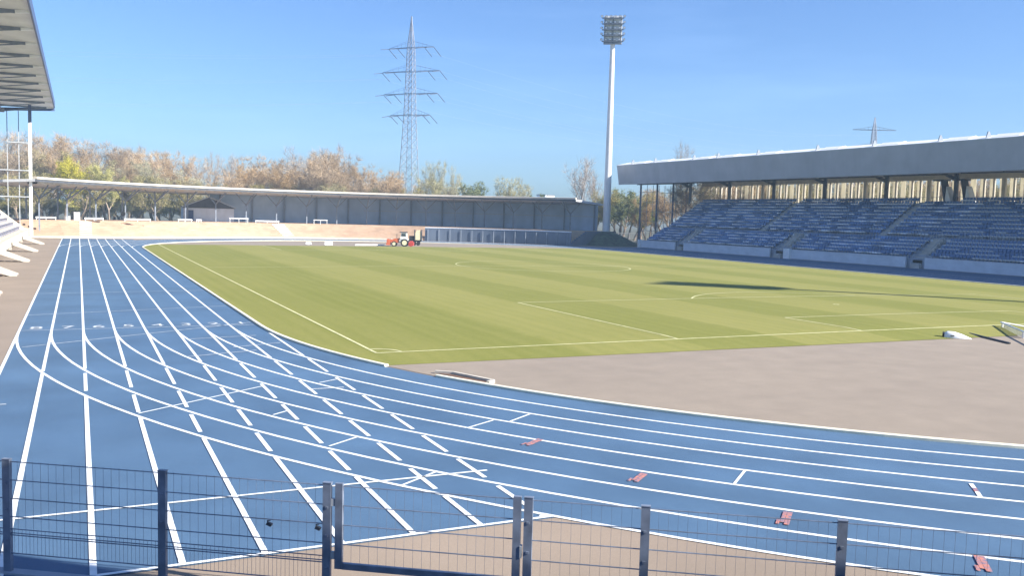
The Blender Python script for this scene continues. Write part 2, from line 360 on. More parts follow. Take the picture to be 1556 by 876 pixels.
# track lines
tm = MB(); Z = lambda z: (lambda x, y: z)
LWD = 0.10
for k in range(1, 9):
    Rr = RK + k * LW
    p = stad(Rr, 96); p.append(p[0]); strip(tm, p, LWD, Z(0.013))
struct('lane_lines', tm, M['line'])
sm = MB(); zz = Z(0.0175)
for k in range(0, 9):
    X = -(RK + k * LW)
    # sprint straight carried on past the finish: dashed where it crosses the bend lanes
    cross = []
    for j in range(k + 1, 9):
        Rj = RK + j * LW; cross.append(-BY - math.sqrt(Rj * Rj - X * X))
    yend = -70.87
    ystart = -BY - (0.6 if k else 2.6)
    if not cross: strip(sm, seg((X, ystart + 0.4), (X, yend)), LWD, zz)
    else:
        gap = 0.16
        prev = ystart
        for c in cross:
            L_ = prev - c
            a0 = prev - (0.13 * L_ if prev != ystart else 0); a1 = c + (0.10 * L_ if prev == ystart else 0.17 * L_)
            if prev == ystart: a1 = c + 0.25
            if a0 - a1 > 0.15 and a1 > yend: strip(sm, seg((X, a0), (X, a1), 4), LWD, zz)
            prev = c
        if prev - 0.12 > yend: strip(sm, seg((X, prev - 0.12), (X, yend), 8), LWD, zz)
    # north run-out to the 110 m start
    if k: strip(sm, seg((X, BY + 0.6), (X, 74.4)), LWD, zz)
strip(sm, seg((-46.3, -70.87), (-36.3, -70.87)), 0.085, Z(0.021))
strip(sm, seg((-46.3, -67.75), (-36.25, -67.75)), 0.075, Z(0.021))
strip(sm, seg((-42.62, -59.84), (-38.95, -56.99)), 0.06, Z(0.021))
# staggered start marks across single lanes
for a, b in [((-38.85, -64.72), (-37.97, -64.05)), ((-35.18, -64.07), (-34.19, -63.47)), ((-33.84, -63.75), (-32.96, -63.12)), ((-31.92, -70.42), (-30.97, -69.63)),
             ((-38.28, -68.18), (-37.25, -67.47)), ((-39.42, -61.07), (-38.91, -60.64)), ((-37.23, -56.95), (-36.48, -56.46)), ((-37.7, -57.9), (-36.7, -57.9)), ((-46.2, -57.6), (-45.75, -57.6))]:
    strip(sm, seg(a, b, 4), 0.06, Z(0.021))
struct('sprint_lines', sm, M['line'])
fm = MB()
for a, b in [((-45.9, -46.79), (-39.23, -42.53)), ((-39.23, -42.53), (-33.9, -40.8)), ((-46.2, -23.95), (-36.6, -22.9)), ((-46.2, -35.77), (-36.7, -33.0)), ((-46.2, -41.75), (-36.6, -41.75)), ((-46.1, 38.5), (-36.6, 39)),
             ((-40.0, -46.0), (-37.2, -45.5)), ((-40.6, -50.7), (-37.9, -49.7)), ((-38.6, -48.7), (-36.2, -47.9))]:
    a = (max(a[0], -46.2), a[1]); b = (min(b[0], -36.65), b[1])
    strip(fm, seg(a, b, 6), 0.075, Z(0.0255))
struct('thin_marks', fm, M['faint'])
rm = MB()
def redmark(cx, cy, ang, ln):
    d = Vector((math.cos(ang), math.sin(ang))); n = Vector((-d.y, d.x))
    for o, l0, l1, wd in ((-0.03, -0.42, 0.42, 0.09), (0.055, -0.30, 0.44, 0.07), (0.125, -0.44, -0.15, 0.06)):
        p = Vector((cx, cy)) + n * o; strip(rm, [tuple(p + d * l0 * ln), tuple(p + d * l1 * ln)], wd, Z(0.0255))
redmark(-34.25, -65.95, rad(35), 0.85); redmark(-33.5, -69.35, rad(39), 0.8); redmark(-32.4, -72.5, rad(43), 0.9); redmark(-30.95, -75.4, rad(47), 0.85)
struct('red_track_marks', rm, M['redmark'])
wm = MB(); strip(wm, [(-27.1, -72.14), (-27.31, -72.38)], 0.09, Z(0.021)); strip(wm, [(-27.5, -72.6), (-27.74, -72.86)], 0.09, Z(0.021)); struct('relay_mark', wm, M['line'])
rm2 = MB(); strip(rm2, [(-27.31, -72.38), (-27.5, -72.6)], 0.09, Z(0.021)); struct('relay_mark_red', rm2, M['redmark'])

# painted lane numbers just before the finish line
dg = bpy.context.evaluated_depsgraph_get()
for lane in range(1, 9):
    cu = bpy.data.curves.new('lane_number', 'FONT'); cu.body = str(lane); cu.size = 1.15; cu.align_x = 'CENTER'; cu.align_y = 'CENTER'; cu.resolution_u = 4
    tmp = bpy.data.objects.new('lane_number', cu); C.objects.link(tmp)
    me = bpy.data.meshes.new_from_object(tmp); bpy.data.objects.remove(tmp)
    o = bpy.data.objects.new('lane_number', me); C.objects.link(o); o.location = (-(RK + (lane - 0.5) * LW), -40.95, 0.0225); o.scale = (1.0, 1.0, 1)
    me.materials.clear(); me.materials.append(M['paleline'])
    tag(o, kind='structure')

# raised white inner kerb, interrupted where the steeplechase lane crosses
kb = MB()
def kerbseg(pts, wd=0.17, h=0.085):
    n = len(pts)
    prof = [(-wd / 2, 0.006), (-wd / 2, h - 0.015), (-wd / 2 + 0.02, h), (wd / 2 - 0.02, h), (wd / 2, h - 0.015), (wd / 2, 0.006)]
    vs = []
    for k in range(n):
        a = Vector(pts[max(0, k - 1)]); b = Vector(pts[min(n - 1, k + 1)]); d = (b - a).normalized(); nr = Vector((-d.y, d.x))
        for o, z in prof: q = Vector(pts[k]) + nr * o; vs.append((q.x, q.y, z))
    m_ = len(prof)
    kb.mesh(vs, [(k * m_ + i, k * m_ + i + 1, (k + 1) * m_ + i + 1, (k + 1) * m_ + i) for k in range(n - 1) for i in range(m_ - 1)] + [tuple(range(m_)), tuple(range((n - 1) * m_, n * m_))])
KR = RK - 0.06
kerbseg(arc(0, -BY, KR, 199.8, 180, 16) + seg((-KR, -BY), (-KR, BY), 8)[1:] + arc(0, BY, KR, 180, 0, 60)[1:] + seg((KR, BY), (KR, -BY), 8)[1:] + arc(0, -BY, KR, 360, 203.9, 100)[1:])
struct('kerb', kb, M['kerb'], fix=True)

# ------------------------------------------------------------------ small things on the infield
t = thing('drain_pit', 'shallow brown pit with pale rim behind the white kerb of the bend', 'pit', (-32.7, -57.5, 0.012), 0)
p = [(-0.45, 1.15), (0.05, 0.75), (0.72, -1.0), (0.42, -1.25)]
rb = MB()
for k in range(4):
    if k != 3: rb.bar((*p[k], 0.05), (*p[(k + 1) % 4], 0.05), 0.12, 0.10)
rb.build('rim', M['cream'], t)
fl = MB(); fl.mesh([(x, y, 0.012) for x, y in p] + [(x, y, 0.02) for x, y in p], [(0, 1, 2, 3)[::-1], (4, 5, 6, 7)]); fl.build('pit_floor', M['soil'], t)

t = thing('equipment_box', 'white rounded hooded box lying on the grass edge beside the goal line', 'box', (-5.5, -54.3, 0.012), rad(-52)); t.scale = (0.85, 0.85, 0.72)
b = MB()
sec = [(-0.62, 0.24, 0.34), (-0.45, 0.30, 0.44), (-0.1, 0.31, 0.42), (0.3, 0.26, 0.28), (0.62, 0.12, 0.12), (0.78, 0.03, 0.04)]
n = 10; vs = []
for x, hw, h in sec:
    for k in range(n): a = PI * k / (n - 1); vs.append((x, hw * math.cos(a), 0.02 + h * math.sin(a)))
b.mesh(vs, [(i * n + k, i * n + k + 1, (i + 1) * n + k + 1, (i + 1) * n + k) for i in range(len(sec) - 1) for k in range(n - 1)] + [tuple(range(n)), tuple(range((len(sec) - 1) * n, len(sec) * n))])
b.build('hood', M['white'], t, smooth=True)
b = MB(); b.tube((-0.72, 0, 0.2), (-0.62, 0, 0.2), 0.19, n=14); b.build('end_cap', M['black'], t)
b = MB(); b.box((-0.2, -0.30, 0.2), (0.2, 0.05, 0.05)); b.build('handle', M['steel'], t)

t = thing('goal_frame', 'low white tubular goal frame with pale net lying behind the goal line', 'goal', (-1.0, -53.6, 0.012), 0)
b = MB(); b.tube((1.75, 1.6, 0.36), (-0.9, -1.6, 0.34), 0.045, n=8); b.tube((1.55, 1.35, 0.0), (1.55, 1.35, 0.36), 0.05, n=8); b.tube((-0.9, -1.6, 0), (-0.9, -1.6, 0.34), 0.045, n=8)
b.tube((-0.9, -1.6, 0.34), (-4.2, -5.2, 0.32), 0.045, n=8); b.tube((1.75, 1.6, 0.36), (3.4, 0.4, 0.05), 0.04, n=8); b.build('tube_frame', M['white'], t)
b = MB()
for k in range(11):
    z = 0.03 + 0.028 * k; b.bar((1.5, 1.25, z), (-0.9, -1.65, z), 0.009, 0.009)
for k in range(24):
    f = k / 23; b.bar((1.5 - 2.4 * f, 1.25 - 2.9 * f, 0.02), (1.5 - 2.4 * f, 1.25 - 2.9 * f, 0.32), 0.009, 0.009)
b.build('net', M['lightsteel'], t)
b = MB(); b.tube((-3.35, -53.35, 0.06), (-4.75, -56.6, 0.06), 0.045, n=8); tag(b.build('ground_line', M['steel']), 'long thin dark line on the beige infield beside the white frame', 'bar')  # thin dark tube laid along the infield as a dark line

def small_marker(pos, label, sc):
    t = thing('marker_board', label, 'marker', pos)
    b = MB(); b.box((0, 0, 0.35 * sc), (1.3 * sc, 0.15, 0.5 * sc), rad(10)); b.build('board', M['white'], t)
    for q in (-0.4, 0.4):
        b = MB(); b.box((q * sc, 0, 0.05), (0.08, 0.5, 0.1)); b.build('foot', M['steel'], t)
small_marker((-11.5, 58.2, 0.012), 'small low white board at the far grass edge, farther left of two', 0.7)
small_marker((-8.8, 56.3, 0.012), 'larger low white board at the far grass edge, nearer the tractor', 1.0)
b = MB(); b.bar((-4.2, 57.8, 0.12), (1.0, 59.0, 0.12), 0.2, 0.16); tag(b.build('white_beam', M['white']), 'long white beam lying on the far infield left of the tractor', 'beam')

# tractor: seen from its left side, nose to the left
TD = 149.0
tp = at_depth(600, 376, TD)
t = thing('tractor', 'orange and white compact tractor with red rear implement at far pitch end', 'tractor', (2.9, 56.0, 0.012), rad(-24)); t.scale = (0.8, 0.8, 0.8)
b = MB(); b.prism([(-2.0, 0.75), (-0.3, 0.75), (-0.3, 1.65), (-1.2, 1.6), (-2.05, 1.3)], 'y', -0.48, 0.48); b.build('hood', M['orange'], t)
b = MB(); b.prism([(-0.3, 0.85), (1.35, 0.85), (1.35, 1.5), (1.15, 2.0), (-0.3, 1.65)], 'y', -0.6, 0.6); b.build('body', M['white'], t)
b = MB(); b.prism([(-0.12, 1.5), (1.2, 1.5), (1.1, 2.75), (0.05, 2.75)], 'y', -0.72, 0.72); cabo = b.build('cab', M['white'], t)
b = MB(); b.box((0.5, 0, 2.86), (1.5, 1.6, 0.18)); b.build('cab_roof', M['roofdark'], cabo)
b = MB(); b.prism([(0.05, 2.05), (1.02, 2.05), (0.97, 2.62), (0.12, 2.62)], 'y', -0.74, 0.74); b.build('window', M['glass'], cabo)
def wheel(x, y, r, wd):
    b = MB(); b.tube((x, y - wd / 2, r), (x, y + wd / 2, r), r, n=22); ty = b.build('wheel', M['black'], t)
    b = MB(); b.tube((x, y - wd / 2 - 0.03, r), (x, y + wd / 2 + 0.03, r), r * 0.62, n=18); b.build('rim', M['rim'], ty)
for sy in (-0.75, 0.75): wheel(-1.35, sy, 0.52, 0.32); wheel(0.75, sy, 0.78, 0.42)
b = MB(); b.prism([(-2.9, 0.25), (-2.1, 0.25), (-2.1, 1.4), (-2.75, 1.5)], 'y', -0.9, 0.9); b.build('front_weight', M['orange'], t)
b = MB(); b.box((2.05, 0, 0.55), (1.0, 1.7, 0.7)); b.box((2.05, 0, 1.0), (0.6, 1.4, 0.3)); b.tube((2.0, -0.9, 0.25), (2.0, 0.9, 0.25), 0.24, n=14); b.build('rear_implement', M['red'], t)
b = MB(); b.tube((-0.9, 0.3, 1.6), (-0.9, 0.3, 2.5), 0.05); b.build('exhaust', M['steel'], t)

t = thing('utility_trailer', 'dark framed trailer with a tall pale tank parked behind the tractor', 'trailer', (7.0, 61.0, 0.012), rad(-24)); t.scale = (0.62, 0.75, 0.78)
b = MB(); b.box((0, 0, 1.0), (3.4, 1.6, 0.35)); b.box((-0.9, 0, 1.6), (1.3, 1.4, 0.9)); b.bar((-1.5, 0, 0.9), (-2.8, 0, 0.8), 0.12, 0.12); b.build('chassis', M['black'], t)
b = MB(); b.prism([(0.2, 1.2), (1.5, 1.2), (1.6, 2.7), (1.2, 3.3), (0.5, 3.3), (0.1, 2.7)], 'y', -0.75, 0.75); b.build('tank', M['rim'], t)
b = MB()
for x in (-0.1, 1.75):
    b.box((x, 0, 2.2), (0.16, 1.7, 2.4))
b.build('tank_frame', M['steel'], t)
for x in (-0.2, 0.9):
    for sy in (-0.85, 0.85):
        b = MB(); b.tube((x, sy - 0.13, 0.45), (x, sy + 0.13, 0.45), 0.45, n=16); b.build('wheel', M['black'], t)

# ------------------------------------------------------------------ near fence and gate
F0 = Vector((-44.95, -70.25)); FD = (Vector((-35.40, -76.72)) - F0); FD.normalize()      # line of the fence on the ground
FA = math.atan2(FD.y, FD.x); FT = 1.65
def fpos(s): return F0 + FD * s
def mesh_panel(mb, s0, s1, zb, zt, dense=True, dy=0.0):
    """welded mesh between s0 and s1 in the local frame of the fence (x along, z up)"""
    z = zt
    while z > zb - 0.01:
        for o in (-0.008, 0.008): mb.bar((s0, dy + o, z), (s1, dy + o, z), 0.008, 0.008)
        z -= 0.27
    n_ = int(round((s1 - s0) / 0.125))
    for k in range(n_ + 1):
        x = s0 + (s1 - s0) * k / n_; mb.bar((x, dy, zb), (x, dy, zt + 0.02), 0.0031, 0.0031, (0, 1, 0))
    if dense:
        for k in range(n_):
            x = s0 + (s1 - s0) * (k + 0.5) / n_; mb.bar((x, dy, zb), (x, dy, zb + 0.36), 0.0035, 0.0035, (0, 1, 0))
        for zz_ in (zb + 0.36, zb + 0.30, zb): mb.bar((s0, dy, zz_), (s1, dy, zz_), 0.01, 0.012)
def fpost(parent, s, wd=0.115, top=FT + 0.03, bottom=0.0):
    b = MB(); b.box((s, 0, (top + bottom) / 2), (wd, 0.06, top - bottom)); b.box((s, 0, top + 0.006), (wd + 0.01, 0.07, 0.012))
    for z in (0.5, 0.95, 1.35): b.box((s, -0.036, z), (wd * 0.35, 0.014, 0.03))
    return b.build('post', M['fence'], parent)
lf = thing('mesh_fence', 'dark grey welded mesh fence left of the gate, beside the sprint lanes', 'fence', (F0.x, F0.y, 0), FA)
for s in (-4.80, -2.40, 0.02, 2.43, 4.84): fpost(lf, s)
for s in (-4.80, -2.40, 0.02, 2.43):
    b = MB(); mesh_panel(b, s + 0.045, s + 2.36, 0.30, FT); b.build('mesh_panel', M['fence'], lf)
gt = thing('mesh_gate', 'dark grey mesh gate leaf in a tubular frame between two posts', 'gate', (F0.x, F0.y, 0), FA)
b = MB(); GX0, GX1 = 5.01, 7.45
for x in (GX0, GX1): b.box((x, 0, (0.54 + FT) / 2), (0.105, 0.06, FT - 0.54 + 0.08))
b.box(((GX0 + GX1) / 2, 0, 0.54), (GX1 - GX0 - 0.11, 0.06, 0.085)); b.build('frame', M['fence'], gt)
b = MB(); mesh_panel(b, GX0 + 0.05, GX1 - 0.05, 0.59, FT, dense=False); b.build('mesh_panel', M['fence'], gt)
for z in (0.68, 1.42):
    b = MB(); b.box((GX0 - 0.085, 0, z), (0.05, 0.05, 0.10)); b.build('hinge', M['lightsteel'], gt)
b = MB(); b.box((GX1 + 0.062, 0, 0.95), (0.028, 0.08, 0.16)); b.build('lock_case', M['lightsteel'], gt)
rf = thing('mesh_fence', 'dark grey welded mesh fence right of the gate, in front of the bend lanes', 'fence', (F0.x, F0.y, 0), FA)
ps = [7.60, 9.12, 11.55, 13.95]
for s in ps: fpost(rf, s)
for a_, b_ in zip(ps[:-1], ps[1:]):
    b = MB(); mesh_panel(b, a_ + 0.045, b_ - 0.045, 0.12, FT, dense=False); b.build('mesh_panel', M['fence'], rf)
for u_, s_, lab in ((412, 4.02, 'small dark padlock hanging on the mesh left of the gate post'), (482, 4.72, 'small dark clip on the mesh touching the left gate post')):
    t = thing('padlock', lab, 'padlock', (F0.x + FD.x * s_ , F0.y + FD.y * s_, FT - 0.60), FA)
    t.scale = (0.85, 0.85, 0.7)
    b = MB(); b.box((0, -0.03, 0.0), (0.09, 0.05, 0.06), 0.0, Matrix.Rotation(rad(25), 3, 'Y')); b.build('lock_body', M['steel'], t)
    b = MB(); b.bar((-0.03, -0.03, 0.03), (-0.03, -0.03, 0.075), 0.014, 0.014); b.bar((-0.03, -0.03, 0.07), (0.02, -0.03, 0.075), 0.014, 0.014); b.build('shackle', M['steel'], t)
# low concrete footing strip under the fence
b = MB()
a_, c_ = fpos(-6), fpos(16)
nrm = Vector((-FD.y, FD.x))
b.prism([tuple(a_ + nrm * 0.09), tuple(c_ + nrm * 0.09), tuple(c_ - nrm * 0.09), tuple(a_ - nrm * 0.09)], 'z', -0.02, 0.035)
struct('fence_footing', b, M['greyconcrete'])

# ------------------------------------------------------------------ grandstand on the right
ST = thing('grandstand', 'long covered grandstand with blue seats and deep grey roof fascia on the right', 'grandstand', (53.5, 0, 0), 0)
SX = 53.5; Y0, Y1 = -70.0, 63.5; RY0, RY1 = -79.0, 79.0
low = [(54.35 + 0.8 * i, 1.30 + 0.46 * i) for i in range(5)]            # row front edge x, floor z
upr = [(59.4 + 0.8 * i, 4.00 + 0.53 * i) for i in range(10)]
prof = [(54.0, 0.0)]
z = 0.9
for x, zf in low: prof += [(x - 0.35, prof[-1][1] if len(prof) > 1 else 0.9), (x - 0.35, zf)] if len(prof) > 1 else [(54.0, zf)]
prof += [(58.1, low[-1][1]), (58.1, 3.72), (59.05, 3.72)]
for x, zf in upr: prof += [(x - 0.35, prof[-1][1]), (x - 0.35, zf)]
prof += [(68.6, upr[-1][1]), (68.6, 0.0)]
clean = [prof[0]]
for q in prof[1:]:
    if (Vector(q) - Vector(clean[-1])).length > 1e-4: clean.append(q)
b = MB(); b.prism([(x - SX, z_) for x, z_ in clean], 'y', Y0, Y1); b.build('terracing', M['greyconcrete'], ST)
gaps = [(49.9, 52.5), (23.9, 27.3), (-1.8, 1.2), (-28.5, -25.5), (-54, -51)]
edges = [63.5] + [e for gq in gaps for e in (gq[1], gq[0])] + [Y0]
for k in range(0, len(edges), 2):
    b = MB(); ya, yb = edges[k], edges[k + 1]; b.box((0.1, (ya + yb) / 2, 0.72), (0.22, ya - yb, 1.36)); b.box((0.1, (ya + yb) / 2, 1.425), (0.3, ya - yb, 0.05))
    b.build('front_wall', M['wallpale'], ST)
for yy in (63.9, 23.2):
    b = MB(); b.box((-0.1, yy, 0.78), (0.5, 0.7 if yy > 60 else 1.3, 1.56)); b.build('wall_pier', M['white'], ST)
# stairs up through every gap
for ga, gb in gaps[:4]:
    b = MB(); yc = (ga + gb) / 2
    for k in range(9):
        x = 53.75 + 0.5 * k; zt = 0.2 + (3.75 - 0.2) * (k + 1) / 9
        b.box((x - SX, yc, zt / 2 + 0.05), (0.5, 1.5, zt + 0.1))
    b.build('stairway', M['concrete'], ST)
    b = MB()
    for sy in (-0.9, 0.9):
        b.tube((54.0 - SX, yc + sy, 1.5), (58.0 - SX, yc + sy, 4.7), 0.03, n=6)
        for f in (0.1, 0.5, 0.9): b.tube((54.0 - SX + 4 * f, yc + sy, 0.5 + 3.2 * f), (54.0 - SX + 4 * f, yc + sy, 1.5 + 3.2 * f), 0.025, n=6)
    b.build('handrail', M['lightsteel'], ST)
# upper gangways (lighter steps between the blocks), offset half a bay
for yc in (36.0, 10.5, -13.5, -39):
    b = MB()
    for k in range(20):
        x = 59.3 + 0.4 * k; zt = 3.75 + 5.1 * (k + 1) / 20 
        b.box((x - SX, yc, zt - 0.18), (0.4, 1.2, 0.5))
    b.build('gangway', M['concrete'], ST)
# cross-aisle front rail and landings
b = MB(); b.box((58.12 - SX, -3.2, 3.52), (0.06, 133, 0.5)); b.build('aisle_riser', M['wallpale'], ST)
for yy in (-4.5, -9.0, 1.5):
    b = MB()
    for a0, a1 in ((yy - 1.7, yy + 1.7),):
        for z_ in (4.25, 4.75): b.tube((58.3 - SX, a0, z_), (58.3 - SX, a1, z_), 0.035, n=6)
        for f in range(5): b.tube((58.3 - SX, a0 + (a1 - a0) * f / 4, 3.75), (58.3 - SX, a0 + (a1 - a0) * f / 4, 4.75), 0.03, n=6)
    b.build('aisle_railing', M['lightsteel'], ST)
# roof: leaning fascia, soffit, top, white edge tube and fins
FXT, FXB, FZT, FZB = 57.0 - SX, 57.6 - SX, 16.35, 12.45
b = MB()
b.prism([(FXT, FZT), (FXB, FZB), (FXB + 0.18, FZB), (FXT + 0.18, FZT)], 'y', RY0, RY1); fas = b.build('fascia', M['fascia'], ST)
b = MB(); b.prism([(FXB + 0.18, FZB + 0.02), (74.0 - SX, 13.35), (74.0 - SX, 13.75), (FXT + 0.18, FZT - 0.02)], 'y', RY0 + 0.02, RY1 - 0.02); b.build('roof', M['soffit'], ST)
b = MB(); b.prism([(FXT - 0.03, FZT + 0.003), (FXT - 0.03, FZT + 0.08), (FXT + 2.6, FZT + 0.72), (FXT + 2.6, FZT + 0.003)], 'y', RY0, RY1); b.build('roof_edge_cap', M['white'], ST)
for yy in (74, 66, 53.5, 46.5, 36, 22.5, 11.5, 0.5, -6.5, -12, -20, -32, -44):
    b = MB(); b.prism([(FXT + 0.3, FZT + 0.2), (FXT + 0.6, FZT + 1.0), (FXT + 0.85, FZT + 1.0), (FXT + 1.2, FZT + 0.3)], 'y', yy - 0.06, yy + 0.06); b.build('roof_fin', M['colsteel'], ST)
    b = MB(); b.prism([(FXT + 0.6, FZT + 0.25), (FXT + 2.2, FZT + 0.5), (FXT + 2.2, FZT + 0.74), (FXT + 2.0, FZT + 0.74)], 'y', yy - 4.2, yy - 0.4); b.build('roof_light', M['white'], ST)
# under-roof girders and rear columns
for yy in (70.0, 57.5, 45, 32.5, 19.5, 7, -5.5, -18, -31, -44):
    b = MB(); b.box((69.2 - SX, yy, 11.2), (0.35, 0.55, 4.7)); b.prism([(68.9 - SX, 12.0), (66.0 - SX, 13.0), (66.0 - SX, 13.25), (68.9 - SX, 12.6)], 'y', yy - 0.1, yy + 0.1)
    b.build('column', M['steel'], ST)
    b = MB(); b.bar((58.2 - SX, yy + 3, 12.36), (69.0 - SX, yy, 12.95), 0.12, 0.16); b.bar((58.2 - SX, yy - 3, 12.36), (69.0 - SX, yy, 12.95), 0.12, 0.16); b.build('roof_brace', M['steel'], ST)
k = 0
yy = 69.0
while yy > -30:
    if (k % 8) not in (0,):
        b = MB(); b.box((72.5 - SX, yy, 10.9), (0.3, 0.17 if k % 8 != 3 else 0.6, 4.9)); b.build('rear_louvre', M['cream'], ST)
    if -4.5 < yy < 57.5 or yy < -22:
        b = MB(); b.box((72.95 - SX, yy + 0.56, 10.65), (0.06, 0.92, 3.9)); b.build('rear_panel', M['translucent'], ST)
    yy -= 1.56; k += 1
b = MB(); b.box((72.2 - SX, -5, 12.85), (0.25, 150, 0.9)); b.build('rear_beam', M['cream'], ST)
b = MB(); b.box((72.6 - SX, -5, 8.5), (0.3, 150, 0.4)); b.box((70.5 - SX, -5, 8.55), (3.8, 146, 0.15)); b.build('rear_walkway', M['concrete'], ST)
b = MB(); b.tube((69.5 - SX, Y0, 9.75), (69.5 - SX, Y1, 9.75), 0.03, n=6)
b.build('rear_rail', M['lightsteel'], ST)
# glazed wind screen at the north end
b = MB()
for x in (60.5, 64.5, 68.5, 72): b.box((x - SX, 75.0, 6.6), (0.28, 0.28, 13.0))
b.build('end_post', M['bluesteel'], ST)
b = MB()
for k in range(9): b.box((60.5 - SX + 1.44 * k, 74.8, 7.0), (0.08, 0.08, 11))
for z_ in (3, 5, 7, 9, 11): b.box((66.2 - SX, 74.7, z_), (11.6, 0.07, 0.08))
b.build('screen_grid', M['lightsteel'], ST)
# two slanted white-and-dark wind breaks on the top gangway
for yy, lab in ((8.9, 'white and dark slanted screen on the top tier, farther of the pair'), (5.6, 'white and dark slanted screen on the top tier, nearer of the pair')):
    t = thing('slanted_screen', lab, 'screen', (69.0, yy, 8.65))
    b = MB(); b.prism([(-0.2, 0.1), (-0.2, 3.4), (0.1, 3.4), (0.1, 0.1)], 'x', -0.6, 0.6)
    b.v = [(x, y + (3.4 - z_) * -0.22, z_) for x, y, z_ in b.v]; b.box((0, 0.4, 3.5), (1.4, 1.9, 0.2)); b.build('dark_side', M['roofdark'], t)
    b = MB(); b.prism([(-1.9, 0.1), (-0.9, 2.6), (-0.72, 0.1)], 'x', -0.55, 0.55); b.build('white_side', M['white'], t)

# seats
def seat_mesh(b, x, y, z, tipped):
    def pr(poly): b.prism([(x + px, z + pz) for px, pz in poly], 'y', y - 0.21, y + 0.21)
    b.cur = 0
    pr([(0.17, 0.34), (0.24, 0.34), (0.33, 0.80), (0.28, 0.82)])
    if tipped: pr([(0.05, 0.40), (0.12, 0.38), (0.20, 0.72), (0.14, 0.74)])
    else:
        b.cur = 1; pr([(-0.28, 0.34), (-0.24, 0.31), (0.17, 0.33), (0.17, 0.40), (-0.26, 0.49)]); b.cur = 0
    b.box((x + 0.1, y, z + 0.17), (0.06, 0.10, 0.34))
srnd = random.Random(3)
def tipped_at(x, y):
    return random.Random(int(x * 10) * 7919 + int((y + 100) / 1.56) * 31).random() < 0.28
seat_mes = []
for tp_ in (False, True):
    sb = MB(); seat_mesh(sb, 0, 0, 0, tp_); so_ = sb.build('stadium_seat', [M['seatblue'], M['seatpale']]); seat_mes.append(so_.data); bpy.data.objects.remove(so_)
seats = []
def in_gap(y, row_upper):
    if not row_upper: return any(ga - 0.2 < y < gb + 0.2 for ga, gb in gaps)
    return any(abs(y - yc) < 0.95 for yc in (36.0, 10.5, -13.5, -39))
for up_, rows in ((False, low), (True, upr)):
    for ri, (x, zf) in enumerate(rows):
        yend = Y1 - 0.6
        y = -27.0
        while y < yend:
            if not in_gap(y, up_) and not (up_ and 4.0 < y < 10.4 and ri > 8): seats.append((x + 0.15, y, zf))
            y += 0.52
def vis_key(q):
    d = Vector(q) - CAM; D = d.dot(fw); u = 778 + 1394.27 * d.dot(r2) / D
    return D if u < 1552 else 1e6
seats.sort(key=vis_key)
for x, y, zf in seats[:300]:
    tp_ = tipped_at(x, y); o = bpy.data.objects.new('stadium_seat', seat_mes[tp_]); C.objects.link(o); o.location = (x, y, zf); o.rotation_euler = (0, 0, 0)
    if tp_: tag(o, 'blue plastic seat folded up in the nearest blocks of the right grandstand', 'seat', 'folded seats in the nearest grandstand blocks')
    else: tag(o, 'blue plastic seat with its pale pan down in the nearest blocks of the right grandstand', 'seat', 'open seats in the nearest grandstand blocks')
b = MB()
for x, y, zf in seats[300:]:
    seat_mesh(b, x, y, zf, tipped_at(x, y))
tag(b.build('stadium_seats', [M['seatblue'], M['seatpale']], fix=False), 'rows of small blue seats filling the farther blocks of the grandstand', 'seats', kind='stuff')

# ------------------------------------------------------------------ grandstand on the left
LS = thing('main_stand', 'tall sunlit main stand with high ribbed grey roof at the left edge', 'grandstand', (-51, 0, 0), 0)
LX = -51.0; LY0, LY1 = -30.0, 68.0
b = MB(); prof = [(0.15, 0.55), (0.15, 0.9)]
x, z = -0.35, 0.9
for k in range(14):
    prof += [(x, z), (x, z + 0.62)]; z += 0.62; x -= 0.75
prof += [(x - 1, z), (x - 1, 0.55)]
b.prism(prof, 'y', LY0, LY1); b.build('terracing', M['cream'], LS)
b = MB(); b.box((0.28, (LY0 + LY1) / 2, 1.05), (0.24, LY1 - LY0, 1.0)); b.build('front_wall', M['cream'], LS)
b = MB(); b.prism([(0.4, 0.0), (0.4, 1.6), (-0.2, 1.75), (-11.0, 10.6), (-11.0, 0.0)], 'y', LY1 + 0.002, LY1 + 0.3); b.build('end_wall', M['cream'], LS)
for k in range(9):
    yy = LY0 + 6 + 11.6 * k
    b = MB(); b.box((-0.1, yy, 0.28), (0.4, 0.6, 0.54)); b.build('pier', M['cream'], LS)
for k in range(12):
    xx, zz_ = -0.72 - 0.75 * k, 0.9 + 0.62 * (k + 1)
    b = MB(); b.box((xx, (LY0 + LY1) / 2 - 0.5, zz_ + 0.42), (0.36, LY1 - LY0 - 4, 0.06))
    yq = LY0 + 4
    while yq < LY1 - 2: b.box((xx, yq, zz_ + 0.2), (0.2, 0.12, 0.38)); yq += 3.0
    b.build('bench_row', M['bench'], LS)
# stair flights leading down onto the apron
for k, yy in enumerate((-41.0, -24.5, -8.5, 10.0, 29.8, 50.5)):
    b = MB()
    for sy in (-0.75, 0.75):
        b.prism([(0.5, 0.75), (0.5, 1.15), (2.95, 0.14), (2.95, 0.02), (2.5, 0.02)], 'y', yy + sy - 0.12, yy + sy + 0.12)
    for q in range(6): b.box((0.62 + 0.38 * q, yy, 0.98 - 0.16 * q), (0.36, 1.25, 0.06))
    b.build('stair_flight', M['cream'], LS)
